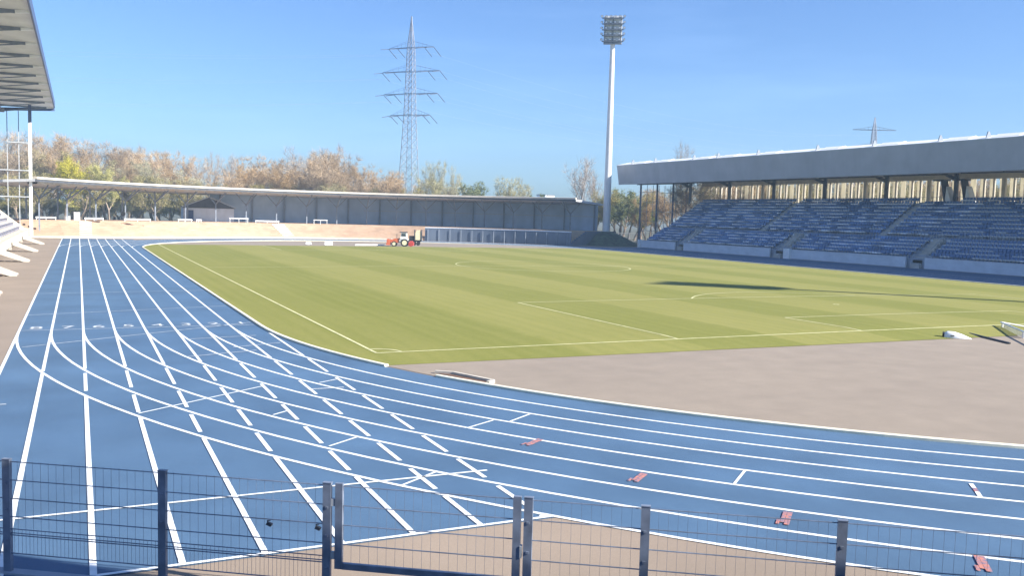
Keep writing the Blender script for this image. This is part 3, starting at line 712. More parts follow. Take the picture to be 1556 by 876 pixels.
# roof
RXF = -47.2 - LX; ZR = 20.1; RB = -24
ye0, ye1 = -35.0, 73.5
b = MB()
nb = 14; bay = (ye1 - ye0) / nb
for k in range(nb):
    ya = ye0 + bay * k
    m_ = 6; P = [(ya + bay * q / m_, -0.85 * math.sin(PI * q / m_)) for q in range(m_ + 1)]
    for q in range(m_):
        (yA, dA), (yB, dB) = P[q], P[q + 1]
        b.face([(RXF, yA, ZR - dA * 0.9 * 0.5), (RB, yA, ZR - dA - 0.2), (RB, yB, ZR - dB - 0.2), (RXF, yB, ZR - dB * 0.9 * 0.5)])
b.build('roof_membrane', M['membrane'], LS, fix=False)
b = MB(); b.face([(RXF, ye0, ZR + 0.9), (RXF, ye1, ZR + 0.9), (RB, ye1, ZR + 1.3), (RB, ye0, ZR + 1.3)]); b.build('roof_deck', M['white'], LS, fix=False)
b = MB(); b.box((RXF + 0.08, (ye0 + ye1) / 2, ZR + 0.42), (0.14, ye1 - ye0, 1.0)); b.build('roof_edge', M['bluesteel'], LS)
for k in range(nb + 1):
    yy = ye0 + bay * k
    b = MB(); b.bar((RXF - 1.0, yy, ZR - 0.15), (RB, yy, ZR - 0.3), 0.14, 0.25); b.bar((RXF - 1.2, yy + 0.02, ZR - 0.2), (-3.2, yy, ZR - 1.05), 0.1, 0.12); b.bar((-3.2, yy, ZR - 1.05), (-9, yy, ZR - 0.3), 0.1, 0.12)
    b.box((-3.4, yy, ZR - 0.85), (1.1, 0.5, 0.7)); b.build('roof_rib', M['colsteel'], LS)
    b = MB(); b.bar((RXF - 0.05, yy, ZR - 0.05), (RXF - 1.0, yy, ZR - 0.15), 0.3, 0.22); b.build('rib_tip', M['white'], LS)
b = MB(); b.bar((RXF + 0.1, ye1 + 0.2, ZR - 0.3), (RB, ye1 + 0.2, ZR - 1.9), 0.3, 0.45); b.build('end_beam', M['bluesteel'], LS)
# end post and windscreen grid at y = 70
EY = 70.0
pq = at_depth(47, 300, 1.0) - CAM
ex = CAM.x + pq.x / pq.y * (EY - CAM.y) - LX
b = MB(); b.box((ex, EY, 9.8), (0.42, 0.42, 18.6)); b.build('end_post', M['white'], LS)
b = MB(); b.box((ex, EY, 18.6), (0.45, 0.45, 2.6)); b.build('post_shaded_top', M['bluesteel'], LS)  # top of the white post coloured dark for the shade under the roof
for k in range(1, 9):
    b = MB(); b.box((ex - 1.5 * k, EY + 0.1, 8.6 + (0.0)), (0.11, 0.10, 14.5 - (0 if k < 4 else 2))); b.build('screen_bar', M['lightsteel'], LS)
    b = MB(); b.box((ex - 1.5 * k, EY + 0.1, 17.4), (0.1, 0.1, 3.1)); b.build('screen_rod', M['bluesteel'], LS)
for z_, x0_ in ((14.3, -3.0), (10.2, -12), (6.3, -12)):
    b = MB(); b.box((ex + x0_ / 2, EY - 0.13, z_), (-x0_, 0.12, 0.14)); b.build('screen_rail', M['lightsteel'], LS)

# ------------------------------------------------------------------ curved far stand
def pol(R_, a, z): return (R_ * math.cos(rad(a)), BY + R_ * math.sin(rad(a)), z)
def sweep(mb, prof, a0, a1, n=60):
    m_ = len(prof); vs = []
    for k in range(n + 1):
        a = a0 + (a1 - a0) * k / n
        for R_, z_ in prof: vs.append(pol(R_, a, z_))
    mb.mesh(vs, [(k * m_ + i, k * m_ + (i + 1) % m_, (k + 1) * m_ + (i + 1) % m_, (k + 1) * m_ + i) for k in range(n) for i in range(m_)] + [tuple(range(m_)), tuple(range(n * m_, (n + 1) * m_))])
def sweep_path(mb, prof, a0, a1=122.0, n=56, tail=True):
    pts = []
    for k in range(n + 1):
        a = rad(a0 + (a1 - a0) * k / n); pts.append(((48.6 * math.cos(a), BY + 48.6 * math.sin(a)), (math.cos(a), math.sin(a))))
    if tail: pts += [((-36, 79.2), (-.32, .95)), ((-46, 77.0), (-.15, .99)), ((-60, 76.2), (-.04, 1)), ((-80, 76), (0, 1))]
    m2 = len(prof); vs = []
    for (px, py), (nx_, ny_) in pts:
        for R_, z_ in prof: vs.append((px + nx_ * (R_ - 48.6), py + ny_ * (R_ - 48.6), z_))
    N = len(pts)
    mb.mesh(vs, [(k * m2 + i, k * m2 + (i + 1) % m2, (k + 1) * m2 + (i + 1) % m2, (k + 1) * m2 + i) for k in range(N - 1) for i in range(m2)] + [tuple(range(m2)), tuple(range((N - 1) * m2, N * m2))])
CS = thing('curved_stand', 'low curved end stand with thin flat roof and beige terrace across the far bend', 'grandstand', (0, BY, 0))
def cb(): return MB()
def cbuild(mb, name, m, par=CS, **k):
    mb.v = [(x, y - BY, z_) for x, y, z_ in mb.v]
    return mb.build(name, m, par, **k)
b = cb(); pr = [(48.6, 0.0), (48.6, 0.62)]
R_, z_ = 48.6, 0.62
for k in range(7): R_ += 0.85; pr += [(R_, z_), (R_, z_ + 0.3)]; z_ += 0.3
pr += [(68.0, z_), (68.0, 0.0)]
sweep_path(b, pr, 33.0); cbuild(b, 'terrace', M['terrace'])
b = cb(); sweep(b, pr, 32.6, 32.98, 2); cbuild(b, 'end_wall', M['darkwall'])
b = cb(); sweep_path(b, [(48.2, 0), (48.2, 0.30), (48.58, 0.30), (48.58, 0)], 68.5); cbuild(b, 'terrace_kerb', M['cream'])
AE0, AE1 = 36.0, 152.0
b = cb(); sweep(b, [(56.3, 8.62), (56.3, 9.0), (70.0, 8.45), (70.0, 8.0)], AE0, AE1, 90); cbuild(b, 'roof', M['roofunder'])
b = cb(); sweep(b, [(56.12, 8.60), (56.12, 8.96), (56.28, 8.96), (56.28, 8.60)], AE0, AE1, 90); cbuild(b, 'roof_fascia', M['roofdark'])
b = cb(); sweep(b, [(56.0, 8.98), (56.0, 9.3), (56.6, 9.36), (56.6, 9.02)], AE0, AE1, 90); cbuild(b, 'roof_edge', M['cream'])
for k in range(30):
    a0 = 92 + (150.5 - 92) * k / 30; a1 = 92 + (150.5 - 92) * (k + 1) / 30
    b = cb(); m_ = 5; prof_ = []
    n_ = 5; vs = []
    for q in range(n_ + 1):
        a = a0 + (a1 - a0) * q / n_; dz = 0.14 * math.sin(PI * q / n_)
        vs += [pol(56.9, a, 8.28 + dz), pol(56.75, a, 8.60), pol(58.4, a, 8.58), pol(58.4, a, 8.24 + dz)]
    b.mesh(vs, [(q * 4 + i, q * 4 + (i + 1) % 4, q * 4 + 4 + (i + 1) % 4, q * 4 + 4 + i) for q in range(n_) for i in range(4)])
    cbuild(b, 'roof_bay_edge', M['cream'])
b = cb(); sweep(b, [(67.0, 2.6), (67.0, 8.1), (67.3, 8.1), (67.3, 2.6)], 36, 107.5, 50); cbuild(b, 'rear_wall', M['panel'])
b = cb(); sweep(b, [(66.9, 5.6), (66.9, 5.75), (66.99, 5.75), (66.99, 5.6)], 36, 80, 50); cbuild(b, 'wall_rail', M['lightsteel'])
a = 36.4; k = 0
while a < 146:
    b = cb(); p0 = pol(66.6, a, 2.6); p1 = pol(66.6, a, 8.15); b.bar(p0, p1, 0.26, 0.26); cbuild(b, 'rear_post', M['colsteel'])
    b = cb(); base = pol(61.5, a + 2.9, 1.0); fork = pol(61.5, a + 2.9, 6.1)
    b.bar(base, fork, 0.22, 0.22); b.bar(fork, pol(61.5, a + 0.9, 8.35), 0.13, 0.16); b.bar(fork, pol(61.5, a + 4.9, 8.35), 0.13, 0.16)
    b.bar(fork, pol(57.3, a + 2.9, 8.5), 0.16, 0.2)
    cbuild(b, 'forked_column', M['colsteel'])
    a += 5.8; k += 1
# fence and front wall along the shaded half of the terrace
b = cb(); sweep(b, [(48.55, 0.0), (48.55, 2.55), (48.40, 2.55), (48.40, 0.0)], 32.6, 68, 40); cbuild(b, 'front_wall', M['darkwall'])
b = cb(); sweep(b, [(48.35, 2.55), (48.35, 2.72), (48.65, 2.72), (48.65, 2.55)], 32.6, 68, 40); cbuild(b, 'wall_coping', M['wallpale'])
a = 33.5
while a < 69:
    b = cb(); b.bar(pol(48.25, a, 0), pol(48.25, a, 2.3), 0.09, 0.08); cbuild(b, 'front_post', M['colsteel']); a += 2.6
# white stair flights set into the sunlit terrace
for a in (99.5,):
    b = cb()
    for k in range(8):
        a0, a1 = a - 1.3, a + 1.3; Rr = 48.1 + 0.85 * k; zt = 0.36 + 0.31 * k
        vs = [pol(Rr, a0, 0.02), pol(Rr, a1, 0.02), pol(Rr + 0.85, a1, 0.02), pol(Rr + 0.85, a0, 0.02), pol(Rr, a0, zt), pol(Rr, a1, zt), pol(Rr + 0.85, a1, zt), pol(Rr + 0.85, a0, zt)]
        b.mesh(vs, [(0, 3, 2, 1), (4, 5, 6, 7), (0, 1, 5, 4), (1, 2, 6, 5), (2, 3, 7, 6), (3, 0, 4, 7)])
    cbuild(b, 'stair_flight', M['white'])

b = cb()
for k in range(8):
    zt = 0.36 + 0.31 * k; b.box((-42.9, 77.75 + 0.85 * k, zt / 2 + 0.02), (1.8, 0.84, zt))
cbuild(b, 'stair_flight', M['white'])
# crush barriers standing along the terrace top
def barrier(u, lab, wd, solid):
    d = at_depth(u, 335, 1.0) - CAM; d2 = Vector((d.x, d.y)).normalized(); o2 = Vector((CAM.x, CAM.y - BY)); Rr = 55.6
    yl = 83.6 - BY
    bq = o2.dot(d2); tq = -bq + math.sqrt(bq * bq - o2.dot(o2) + Rr * Rr); q = o2 + d2 * tq
    if u < 250: q = o2 + d2 * ((yl - o2.y) / d2.y)
    ang = math.atan2(q.y, q.x) if u >= 250 else PI / 2
    t = thing('crush_barrier', lab, 'barrier', (q.x, q.y + BY, 2.72), ang - PI / 2, 'crush barriers along the far terrace')
    b = MB(); hb = 0.42 if solid else 0.8
    b.tube((-wd / 2, 0, hb), (wd / 2, 0, hb), 0.08, n=8)
    if solid: b.box((0, 0, hb - 0.08), (wd, 0.3, 0.12))
    b.build('top_rail', M['white'], t)
    for sx_ in (-wd / 2 + 0.1, wd / 2 - 0.1, 0):
        b = MB(); b.tube((sx_, 0, 0), (sx_, 0, hb - 0.02), 0.05, n=8); b.build('leg', M['white'], t)
barrier(70, 'white barrier at the far left end of the terrace, beside the stand post', 3.0, True)
barrier(143, 'white barrier on the far terrace below the first yellow-green tree', 2.9, True)
barrier(209, 'white barrier on the far terrace between the black disc and the hut', 4.2, True)
barrier(281, 'solid white barrier just in front of the grey hut wall', 2.9, True)
barrier(302, 'short white barrier beside the grey hut', 1.1, True)
barrier(363, 'thin railed white barrier right of the hut', 3.8, False)
barrier(406, 'long flat white barrier on the far terrace before the blue wall', 4.8, True)
barrier(487, 'white barrier with open legs before the blue wall, rightmost in the sun', 2.8, False)

# hut under the far roof
t = thing('hut', 'small grey hut with a dark gabled roof under the curved stand', 'hut', (-20.6, 107.2, 2.72), 0)
b = MB(); b.box((0, 0, 1.3), (9.6, 4.0, 2.6)); b.build('wall', M['hut'], t)
b = MB(); b.prism([(-5.1, 2.6), (5.1, 2.6), (0.0, 4.7)], 'y', -2.3, 2.3); b.build('roof', M['roofdark'], t)
b = MB(); b.box((-3.6, -2.02, 1.1), (1.4, 0.05, 2.1)); b.build('door', M['bluesteel'], t)
b = MB(); b.bar((-5.2, -2.36, 2.7), (0, -2.36, 4.8), 0.08, 0.16); b.bar((0, -2.36, 4.8), (5.2, -2.36, 2.7), 0.08, 0.16); b.build('verge_board', M['lightsteel'], t)
# round sign and white boxes on the terrace
q = at_y(187, 324, 87.5)
t = thing('disc_sign', 'small black round disc on a post on the far terrace', 'sign', (q.x, q.y, 2.72))
b = MB(); b.tube((0, 0, 0), (0, 0, 1.1), 0.04); b.build('post', M['steel'], t)
b = MB(); b.tube((-0.03, -0.06, 1.25), (0.03, 0.06, 1.25), 0.42, n=18); b.build('disc', M['black'], t)
for u_, lab in ((102, 'low white box on the far terrace rim, left of a taller one'), (117, 'taller white box on the far terrace rim')):
    q = at_y(u_, 328, 84.2); h = 0.6 if u_ == 102 else 1.3
    t = thing('white_box', lab, 'box', (q.x, q.y, 2.72))
    b = MB(); b.box((0, 0, h / 2), (0.9, 0.7, h)); b.build('case', M['white'], t)
    b = MB(); b.box((0, 0, h + 0.03), (1.0, 0.8, 0.06)); b.build('lid', M['white'], t)

# ------------------------------------------------------------------ floodlight masts
MP = (54.0, 77.4)
m_ = MB(); n = 26; vs = []; fs = []
for j in range(9):
    r_ = 8.6 * j / 8; zq = 2.75 * (0.5 + 0.5 * math.cos(PI * (j / 8) ** 1.1))
    for k in range(n): a = 2 * PI * k / n; rr_ = r_ * (1 + 0.05 * math.sin(3 * a + 1)); vs.append((rr_ * math.cos(a), rr_ * math.sin(a), zq + 0.05 * math.sin(5 * a + j) * (j > 0)))
fs = [(j * n + k, j * n + (k + 1) % n, (j + 1) * n + (k + 1) % n, (j + 1) * n + k) for j in range(8) for k in range(n)]
m_.mesh(vs, fs); mo = m_.build('mound', M['mound'], smooth=True, fix=True); mo.location = (52.4, 75.0, -0.02); tag(mo, kind='structure')
def floodlight(loc, label, face):
    t = thing('floodlight_mast', label, 'floodlight', loc, face)
    H = 38.6
    b = MB(); b.tube((0, 0, 0), (0, 0, H), 0.80, 0.46, n=24); b.tube((0, 0, 0), (0, 0, 0.15), 1.0, n=24); b.build('pole', M['mast'], t, smooth=False)
    b = MB(); b.box((0.55, 0, H - 0.05), (1.1, 3.6, 0.2))
    for z_ in range(5): b.box((0.5, 0, H + 0.40 + 1.15 * z_), (0.22, 4.4, 0.2)); b.box((0.85, 0, H + 0.25 + 1.15 * z_), (0.9, 3.6, 0.06))
    for sy in (-1.6, 0, 1.6): b.box((0.38, sy, H + 2.6), (0.16, 0.16, 5.6))
    b.build('head_frame', M['colsteel'], t)
    b = MB(); b.box((0.3, 0, H + 2.7), (0.05, 3.7, 5.6)); b.build('back_plate', M['white'], t)
    for r_ in range(5):
        for c_ in range(6):
            y = -2.25 + 0.9 * c_; z_ = H + 0.75 + 1.15 * r_
            lm = MB(); lm.prism([(-0.05, -0.2), (0.36, -0.26), (0.42, 0.1), (0.1, 0.2)], 'y', -0.22, 0.22)
            lm.v = [(x + 0.62, yq + y, zq + z_) for x, yq, zq in lm.v]
            lo = lm.build('lamp', M['steel'], t)
            lm = MB(); lm.bar((1.01, y, z_ - 0.22), (1.07, y, z_ + 0.06), 0.38, 0.04, (1, 0, 0)); lm.build('lamp_glass', M['wallpale'], lo)
    return t
floodlight((MP[0], MP[1], 2.05), 'tall pale floodlight mast standing on the grassy mound', math.atan2(-MP[1], -MP[0]))
floodlight((51.8, -75.6, 0.0), 'tall pale floodlight mast at the near end of the right grandstand', math.atan2(77, -55))

# low light fence beyond the mound
t = thing('boundary_fence', 'pale low fence between the mound and the right grandstand', 'fence', (62, 92, 0), rad(-30))
for k in range(8):
    b = MB(); b.box((-8 + 2.3 * k, 0, 1.2), (0.14, 0.14, 2.4)); b.build('post', M['lightsteel'], t)
b = MB()
for z_ in (0.4, 1.2, 2.2): b.box((0, 0.1, z_), (17, 0.05, 0.08))
for k in range(80): b.box((-8 + 0.2 * k, 0.13, 1.2), (0.03, 0.02, 2.2))
b.build('mesh_panel', M['lightsteel'], t)

# ------------------------------------------------------------------ pylons
def pylon(loc, rz, label, arms, H, wb, detail=True, fat=1.0):
    t = thing('power_pylon', label, 'pylon', loc, rz)
    zw = arms[-1][0]                                   # waist: lowest arm
    def hw(z_):
        if z_ < zw: return wb + (1.35 - wb) * z_ / zw
        if z_ < arms[0][0]: return 1.35 + (0.85 - 1.35) * (z_ - zw) / (arms[0][0] - zw)
        return max(0.06, 0.85 * (1 - (z_ - arms[0][0]) / (H - arms[0][0])))
    b = MB(); zs = [0]
    while zs[-1] < H - 1: zs.append(min(H, zs[-1] + max(1.6, hw(zs[-1]) * 1.55)))
    zs[-1] = H
    w_ = 0.16 * fat
    for za, zb in zip(zs[:-1], zs[1:]):
        A, B = hw(za), hw(zb); ca = [(-A, -A), (A, -A), (A, A), (-A, A)]; cb_ = [(-B, -B), (B, -B), (B, B), (-B, B)]
        for k in range(4):
            q = (k + 1) % 4
            b.bar((*ca[k], za), (*cb_[k], zb), w_ * 1.4, w_ * 1.4)
            b.bar((*ca[k], za), (*cb_[q], zb), w_ * .7, w_ * .7); b.bar((*ca[q], za), (*cb_[k], zb), w_ * .7, w_ * .7)
            b.bar((*cb_[k], zb), (*cb_[q], zb), w_ * .6, w_ * .6)
    b.build('lattice_tower', M['pylon'], t)
    for z_, L_ in arms:
        h_ = hw(z_)
        b = MB()
        for s_ in (-1, 1):
            tip = (s_ * L_, 0, z_)
            for sy in (-1, 1):
                b.bar((s_ * h_, sy * h_, z_), tip, 0.2 * fat, 0.2 * fat)
                b.bar((s_ * h_, sy * h_, z_ + 1.9), tip, 0.06 * fat, 0.06 * fat)
            for f in (0.2, 0.4, 0.6, 0.8):
                x = s_ * (h_ + (L_ - h_) * f); yh = h_ * (1 - f)
                b.bar((x, -yh, z_), (x, yh, z_), 0.09 * fat, 0.09 * fat); b.bar((x, yh, z_), (x, yh, z_ + 2.4 * (1 - f)), 0.07 * fat, 0.07 * fat)
        for sy in (-1, 1): b.bar((-h_, sy * h_, z_), (h_, sy * h_, z_), 0.2 * fat, 0.2 * fat)
        arm = b.build('crossarm', M['pylondark'], t)
        if detail:
            for s_ in (-1, 1):
                for f in (1.0, 0.55):
                    x = s_ * (h_ + (L_ - h_) * f)
                    for dy_, dz_ in ((4.6, -2.0), (-4.6, -1.0)):
                        b = MB(); b.tube((x, 0, z_ - 0.1), (x, dy_, z_ + dz_), 0.10, n=6); b.build('insulator', M['pylondark'], arm)
    return t
ARMS = [(54.6, 7.6), (47.6, 9.8), (41.0, 9.2), (34.7, 6.8)]
pylon((46.2, 180, 0), rad(-48), 'tall grey lattice pylon with four crossarms behind the far stand', ARMS, 63.8, 2.8, fat=0.62)
pylon((361, 300, 0), rad(-28), 'distant lattice pylon rising behind the right grandstand roof', [(59.0, 12), (49.5, 15)], 66, 5, detail=False, fat=1.8)
def wire(a, b_, sag, r=0.011):
    m2 = MB(); a, b_ = Vector(a), Vector(b_); n_ = 16; prev = None
    for k in range(n_ + 1):
        f = k / n_; q = a.lerp(b_, f); q.z -= sag * 4 * f * (1 - f)
        if prev is not None: m2.tube(prev, q, r, n=4, caps=False)
        prev = q
    tag(m2.build('power_line', M['lightsteel']), 'thin overhead power cable running from the tall lattice pylon', 'cable', 'overhead power cables')
ca, sa = math.cos(rad(-48)), math.sin(rad(-48))
for (z_, L_) in ARMS[:3]:
    for s_ in (-1, 1):
        tip = (46.2 + s_ * L_ * ca, 180 + s_ * L_ * sa, z_ - 2)
        wire(tip, (361 + s_ * 12 * ca, 300 + s_ * 12 * sa, 57 if z_ > 50 else 49), 9)
        wire(tip, (46.2 - 330 + s_ * L_ * ca, 180 + 60 + s_ * L_ * sa, z_ + 4), 10)

# ------------------------------------------------------------------ trees
def tree_meshes(seed, style):
    """style: (height 1 unit = 10 m) returns trunk mesh, crown mesh"""
    rnd = random.Random(seed)
    tb, cbm = MB(), MB()
    H = 10.0
    spread, density, twl, leaf = style['spread'], style['n'], style['twl'], style['leaf']
    ends = []
    def branch(p, d, ln, r, lev):
        segs = 3 if lev < 2 else 2
        q = p
        for s_ in range(segs):
            d = (d + Vector((rnd.gauss(0, .12), rnd.gauss(0, .12), rnd.gauss(0.05, .08)))).normalized()
            nq = q + d * ln / segs; r1 = r * (0.82 if s_ < segs - 1 else 0.7)
            tb.tube(q, nq, r, r1, n=5 if lev < 2 else 3, caps=False)
            if lev >= 1: ends.append((nq, d, lev))
            if lev < 3 and (s_ > 0 or lev > 0):
                for _ in range(rnd.choice((1, 2, 2)) if lev < 2 else 1):
                    az = rnd.uniform(0, 2 * PI); tilt = rnd.uniform(.4, 1.0) * spread
                    side = Vector((math.cos(az), math.sin(az), 0)); nd = (d * math.cos(tilt) + side * math.sin(tilt) + Vector((0, 0, .18))).normalized()
                    branch(nq, nd, ln * rnd.uniform(.55, .78), r1 * .6, lev + 1)
            q, r = nq, r1
        if lev < 3:
            branch(q, (d + Vector((rnd.gauss(0, .25), rnd.gauss(0, .25), .1))).normalized(), ln * .66, r * .85, lev + 1)
        ends.append((q, d, lev + 1))
    branch(Vector((0, 0, 0)), Vector((rnd.gauss(0, .04), rnd.gauss(0, .04), 1)), H * style['trunk'], 0.17 * style.get('thick', 1), 0)
    zmax = max(e[0].z for e in ends) or 1
    sc = H / (zmax + twl * .6)
    tb.v = [(x * sc, y * sc, z_ * sc) for x, y, z_ in tb.v]
    ends = [(e[0] * sc, e[1], e[2]) for e in ends if e[0].z * sc > H * style.get('low', 0.2)]
    for _ in range(density):
        p, d, lev = rnd.choice(ends)
        dirr = (d * rnd.uniform(.2, 1.0) + Vector((rnd.gauss(0, .7), rnd.gauss(0, .7), rnd.gauss(.25, .5)))).normalized()
        a = p + Vector((rnd.gauss(0, .10), rnd.gauss(0, .10), rnd.gauss(0, .10))) * style.get('fuzz', 1)
        b_ = a + dirr * twl * rnd.uniform(.5, 1.2); wv = dirr.cross(Vector((rnd.gauss(0, 1), rnd.gauss(0, 1), rnd.gauss(0, 1)))).normalized() * style['tw'] * rnd.uniform(.6, 1.4)
        cbm.face([a - wv, a + wv, b_ + wv * .25, b_ - wv * .25])
        for _k in range(leaf):
            c_ = a.lerp(b_, rnd.uniform(.2, 1.1)) + Vector((rnd.gauss(0, .1), rnd.gauss(0, .1), rnd.gauss(0, .1))) * style.get('fuzz', 1)
            n1 = Vector((rnd.gauss(0, 1), rnd.gauss(0, 1), rnd.gauss(0, 1))).normalized(); n2_ = n1.cross(Vector((rnd.gauss(0, 1), rnd.gauss(0, 1), rnd.gauss(0, 1)))).normalized()
            L_ = style['ls'] * rnd.uniform(.6, 1.4)
            cbm.face([c_ - n1 * L_, c_ + n2_ * L_ * .7, c_ + n1 * L_, c_ - n2_ * L_ * .7])
    return tb, cbm
STY = {
 'brown': dict(spread=.85, n=4200, twl=.80, leaf=1, tw=.012, ls=.030, trunk=.30, low=.15),
 'grey': dict(spread=.75, n=1700, twl=.95, leaf=0, tw=.011, ls=.05, trunk=.32, low=.25, thick=1.2),
 'yellow': dict(spread=.95, n=2400, twl=.6, leaf=5, tw=.012, ls=.06, trunk=.26, low=.12),
 'pale': dict(spread=.9, n=2600, twl=.75, leaf=3, tw=.012, ls=.040, trunk=.24, low=.12),
 'green': dict(spread=1.0, n=2400, twl=.55, leaf=5, tw=.012, ls=.07, trunk=.22, low=.06),
 'olive': dict(spread=.95, n=2600, twl=.7, leaf=3, tw=.014, ls=.055, trunk=.24, low=.08),
}
KM = {'brown': ('bark', 'twig_brown'), 'grey': ('barkgrey', 'twig_grey'), 'yellow': ('bark', 'leaf_yellow'), 'pale': ('barkgrey', 'leaf_pale'), 'green': ('bark', 'leaf_green'), 'olive': ('bark', 'leaf_olive')}
TPL = {}
for kind, cnt in (('brown', 4), ('grey', 2), ('yellow', 2), ('pale', 2), ('green', 2), ('olive', 2)):
    TPL[kind] = []
    for i in range(cnt):
        a, c_ = tree_meshes(100 + 7 * i + len(kind), STY[kind])
        tm_ = a.build('trunk', M[KM[kind][0]], fix=False); cm_ = c_.build('crown', M[KM[kind][1]], fix=False)
        TPL[kind].append((tm_.data, cm_.data)); bpy.data.objects.remove(tm_); bpy.data.objects.remove(cm_)
LAB = {
 'brown': ('bare brown tree with budding twigs in the wood behind the curved stand', 'bare brown trees in the wood'),
 'grey': ('bare grey tree with an open crown in the wood behind the curved stand', 'bare grey trees in the wood'),
 'yellow': ('yellow-green tree in fresh leaf behind the curved stand roof', None),
 'pale': ('pale cream budding tree in the brown wood behind the curved stand', 'pale budding trees in the wood'),
 'green': ('dense dark green tree behind the curved stand', None),
 'olive': ('olive green bushy tree low behind the stands', 'olive bushy trees behind the stands'),
}
trnd = random.Random(5)
def put_tree(kind, u, vtop, D, wide=1.0, label=None, group=None, z0=0.0):
    top = at_depth(u, vtop, D); h = top.z - z0
    tm_, cm_ = TPL[kind][trnd.randrange(len(TPL[kind]))]
    lab, grp = LAB[kind]
    t = thing(kind_name[kind], label or lab, 'tree', (top.x, top.y, z0), trnd.uniform(0, 2 * PI), group or (None if label else grp))
    s_ = h / 10.0; t.scale = (s_ * wide, s_ * wide, s_)
    for nm, me in (('trunk', tm_), ('crown', cm_)):
        o = bpy.data.objects.new(nm, me); C.objects.link(o); o.parent = t
    return t
kind_name = {'brown': 'bare_tree', 'grey': 'bare_tree', 'yellow': 'leafy_tree', 'pale': 'budding_tree', 'green': 'leafy_tree', 'olive': 'bushy_tree'}
# back row of the wood, following the skyline of the photograph
for u, v in [(-60, 195), (-35, 190), (-12, 196), (12, 194), (35, 198), (58, 201), (80, 200), (103, 203), (126, 212), (150, 215), (172, 213), (196, 220), (217, 222), (240, 224), (258, 226), (280, 233), (368, 234), (392, 236), (414, 240),
             (436, 236), (456, 222), (474, 216), (494, 219), (514, 226), (530, 236), (552, 246), (573, 251), (590, 256), (612, 262), (640, 262)]:
    put_tree(trnd.choice(('brown', 'brown', 'brown', 'grey')), u, v + trnd.uniform(-4, 7), trnd.uniform(250, 278), trnd.uniform(0.8, 1.1))
for u, v in [(-50, 225), (-20, 220), (8, 222), (45, 226), (75, 228), (110, 232), (140, 238), (160, 236), (185, 240), (210, 243), (232, 244), (262, 246), (290, 256), (318, 258), (345, 256), (372, 254), (398, 256), (424, 254), (447, 246), (468, 240), (488, 242), (508, 246), (532, 254), (560, 264), (584, 268), (604, 272), (628, 274), (655, 274), (680, 276)]:
    put_tree(trnd.choice(('brown', 'brown', 'brown', 'brown', 'pale', 'olive')), u, v + trnd.uniform(-6, 8), trnd.uniform(226, 244), trnd.uniform(0.95, 1.25))
for u, v in [(318, 230), (345, 233), (300, 246)]:
    put_tree('grey', u, v, trnd.uniform(236, 246), 0.6)
for u, v, D in [(-30, 268, 190), (25, 262, 190), (62, 258, 192), (118, 262, 190), (205, 264, 192), (245, 268, 190), (275, 272, 192), (330, 276, 190), (380, 278, 192), (430, 276, 190), (480, 272, 192), (530, 278, 190), (600, 284, 192), (640, 284, 190)]:
    put_tree('olive', u, v, D + 36, 1.25)
put_tree('yellow', 97, 236, 206, 0.85, 'yellow-green tree in fresh leaf behind the curved stand, left of two')
put_tree('yellow', 165, 250, 208, 0.8, 'smaller yellow-green tree in fresh leaf behind the curved stand, right of another')
put_tree('pale', 664, 240, 236, 0.65, 'pale cream budding tree just right of the tall pylon')
put_tree('pale', 690, 250, 240, 0.5, 'slim pale budding tree between the pylon and the green tree')
put_tree('pale', 765, 266, 226, 0.8, 'pale blossoming tree standing alone above the curved roof, left of two')
put_tree('pale', 795, 268, 230, 0.7, 'pale blossoming tree above the curved roof, right of another')
put_tree('green', 706, 274, 250, 0.9, 'dense green tree low on the skyline beside the pale budding tree')
put_tree('green', 728, 282, 250, 1.0, 'rounded green tree low on the skyline left of the blossoming trees')
put_tree('green', 825, 294, 256, 0.9, 'low green tree left of the large bare tree')
put_tree('grey', 880, 236, 215, 0.85, 'large bare grey tree spreading just left of the floodlight mast')
put_tree('grey', 908, 256, 222, 0.6, 'slim bare tree directly beside the floodlight mast')
put_tree('olive', 905, 285, 210, 1.0, 'olive bush at the foot of the large bare tree')
put_tree('green', 948, 292, 205, 1.0, 'green leafy tree just right of the floodlight mast')
put_tree('olive', 972, 290, 215, 0.9, 'olive tree right of the mast, before the stand roof end')
put_tree('brown', 985, 300, 200, 0.9, 'reddish bare bush against the end of the right grandstand')
put_tree('brown', 1000, 292, 225, 0.9, 'bare brown tree seen through the end posts of the right grandstand')
put_tree('grey', 1030, 214, 262, 0.55, 'bare tree top showing above the right grandstand roof')
put_tree('pale', 1083, 232, 270, 0.5, 'pale tree tip just above the right grandstand roof')
for k, u in enumerate(range(1035, 1590, 17)):
    put_tree(('brown', 'pale', 'brown', 'pale', 'olive')[k % 5], u, 262 + (k * 7) % 9, trnd.uniform(185, 215) - 0.08 * (u - 1035), 1.3,
             'tree glimpsed between the pale louvres under the right grandstand roof', 'trees behind the right grandstand')

for k, u in enumerate(range(-40, 282, 13)):
    put_tree(('pale', 'pale', 'yellow')[k % 3], u, 296 + (k * 5) % 9, trnd.uniform(228, 246), 2.2 if k % 3 != 1 else 1.7, 'low scrubby bush seen under the sunlit part of the curved roof', 'bushes seen under the curved roof')
for k, (u, v) in enumerate([(935, 300), (942, 286), (957, 296), (966, 300), (976, 302), (990, 286), (1012, 290), (925, 296), (1022, 286)]):
    put_tree(('olive', 'green', 'brown')[k % 3], u, v, trnd.uniform(222, 245), 1.2, 'bushy tree in the thicket between the floodlight mast and the right grandstand', 'thicket right of the floodlight mast')
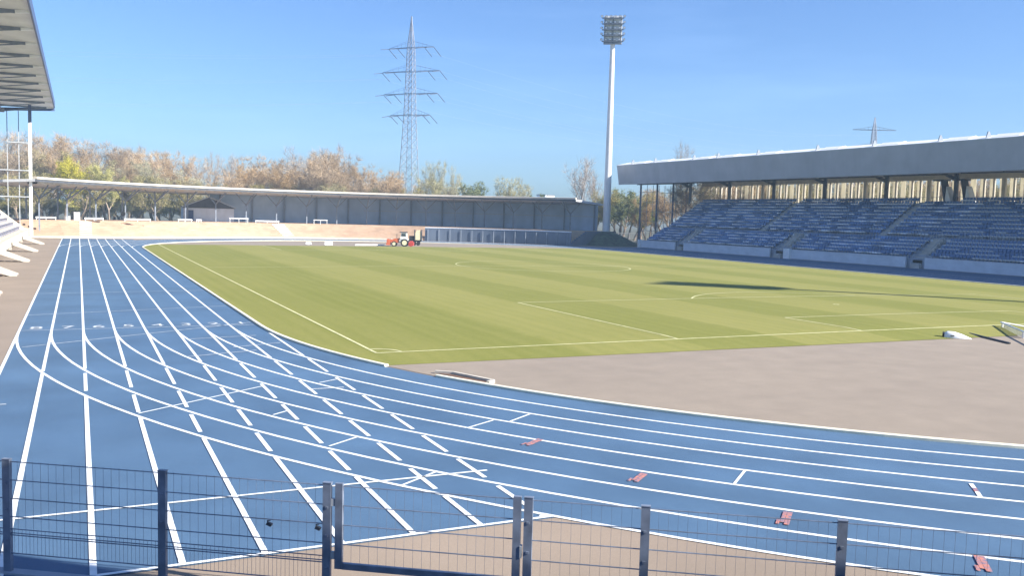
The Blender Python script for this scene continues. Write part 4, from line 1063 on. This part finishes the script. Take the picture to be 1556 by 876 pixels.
# distant pale building left of the large bare tree
q = at_depth(829, 300, 620)
t = thing('distant_building', 'small pale building on the skyline left of the large bare tree', 'building', (q.x, q.y, 0), rad(20))
b = MB(); b.box((0, 0, 9), (9, 8, 22)); b.build('wall', M['wallpale'], t)
for k in range(4):
    b = MB(); b.box((0, -4.03, 4 + 4 * k), (7.4, 0.06, 1.6)); b.build('window', M['glass'], t)
b = MB(); b.box((0, 0, 20.2), (9.6, 8.6, 0.4)); b.build('roof', M['roofdark'], t)

# ------------------------------------------------------------------ stand the picture is taken from (unseen roof, its edge shaped to shade the near fence)
NS = thing('near_stand', 'curved stand under the camera, its unseen roof added for shade', 'grandstand', (0, -BY, 0))
def nb_(mb, name, m):
    mb.v = [(x, y + 0, z_) for x, y, z_ in mb.v]; return mb.build(name, m, NS)
def sweep0(mb, prof, a0, a1, n=30):
    m2 = len(prof); vs = []
    for k in range(n + 1):
        a = rad(a0 + (a1 - a0) * k / n)
        for R_, z_ in prof: vs.append((R_ * math.cos(a), R_ * math.sin(a), z_))
    mb.mesh(vs, [(k * m2 + i, k * m2 + (i + 1) % m2, (k + 1) * m2 + (i + 1) % m2, (k + 1) * m2 + i) for k in range(n) for i in range(m2)] + [tuple(range(m2)), tuple(range(n * m2, (n + 1) * m2))])
b = MB(); sweep0(b, [(51.3, 8.85), (51.3, 9.2), (66, 8.9), (66, 8.6)], 226, 300); nb_(b, 'roof', M['roofdark'])  # out of view; front edge placed so its shade reaches the fence
b = MB(); sweep0(b, [(55.2, 0), (55.2, 1.0), (57.5, 1.8), (59.5, 2.9), (60.2, 3.6), (66, 3.7), (66, 0)], 222, 300); nb_(b, 'terrace', M['concrete'])

# ------------------------------------------------------------------ thin summer haze: one closed box of even density
hz = MB(); hz.box((40, 110, 33.0), (900, 900, 68.2)); ho = tag(hz.build('haze', bpy.data.materials.new('haze_air')), kind='stuff')
hm = ho.data.materials[0]; hm.use_nodes = True; hn = hm.node_tree; hn.nodes.clear()
hout = hn.nodes.new('ShaderNodeOutputMaterial'); hv = hn.nodes.new('ShaderNodeVolumePrincipled')
hv.inputs['Color'].default_value = (0.52, 0.76, 1.0, 1); hv.inputs['Density'].default_value = 0.00046; hv.inputs['Anisotropy'].default_value = 0.0
hn.links.new(hv.outputs['Volume'], hout.inputs['Volume'])
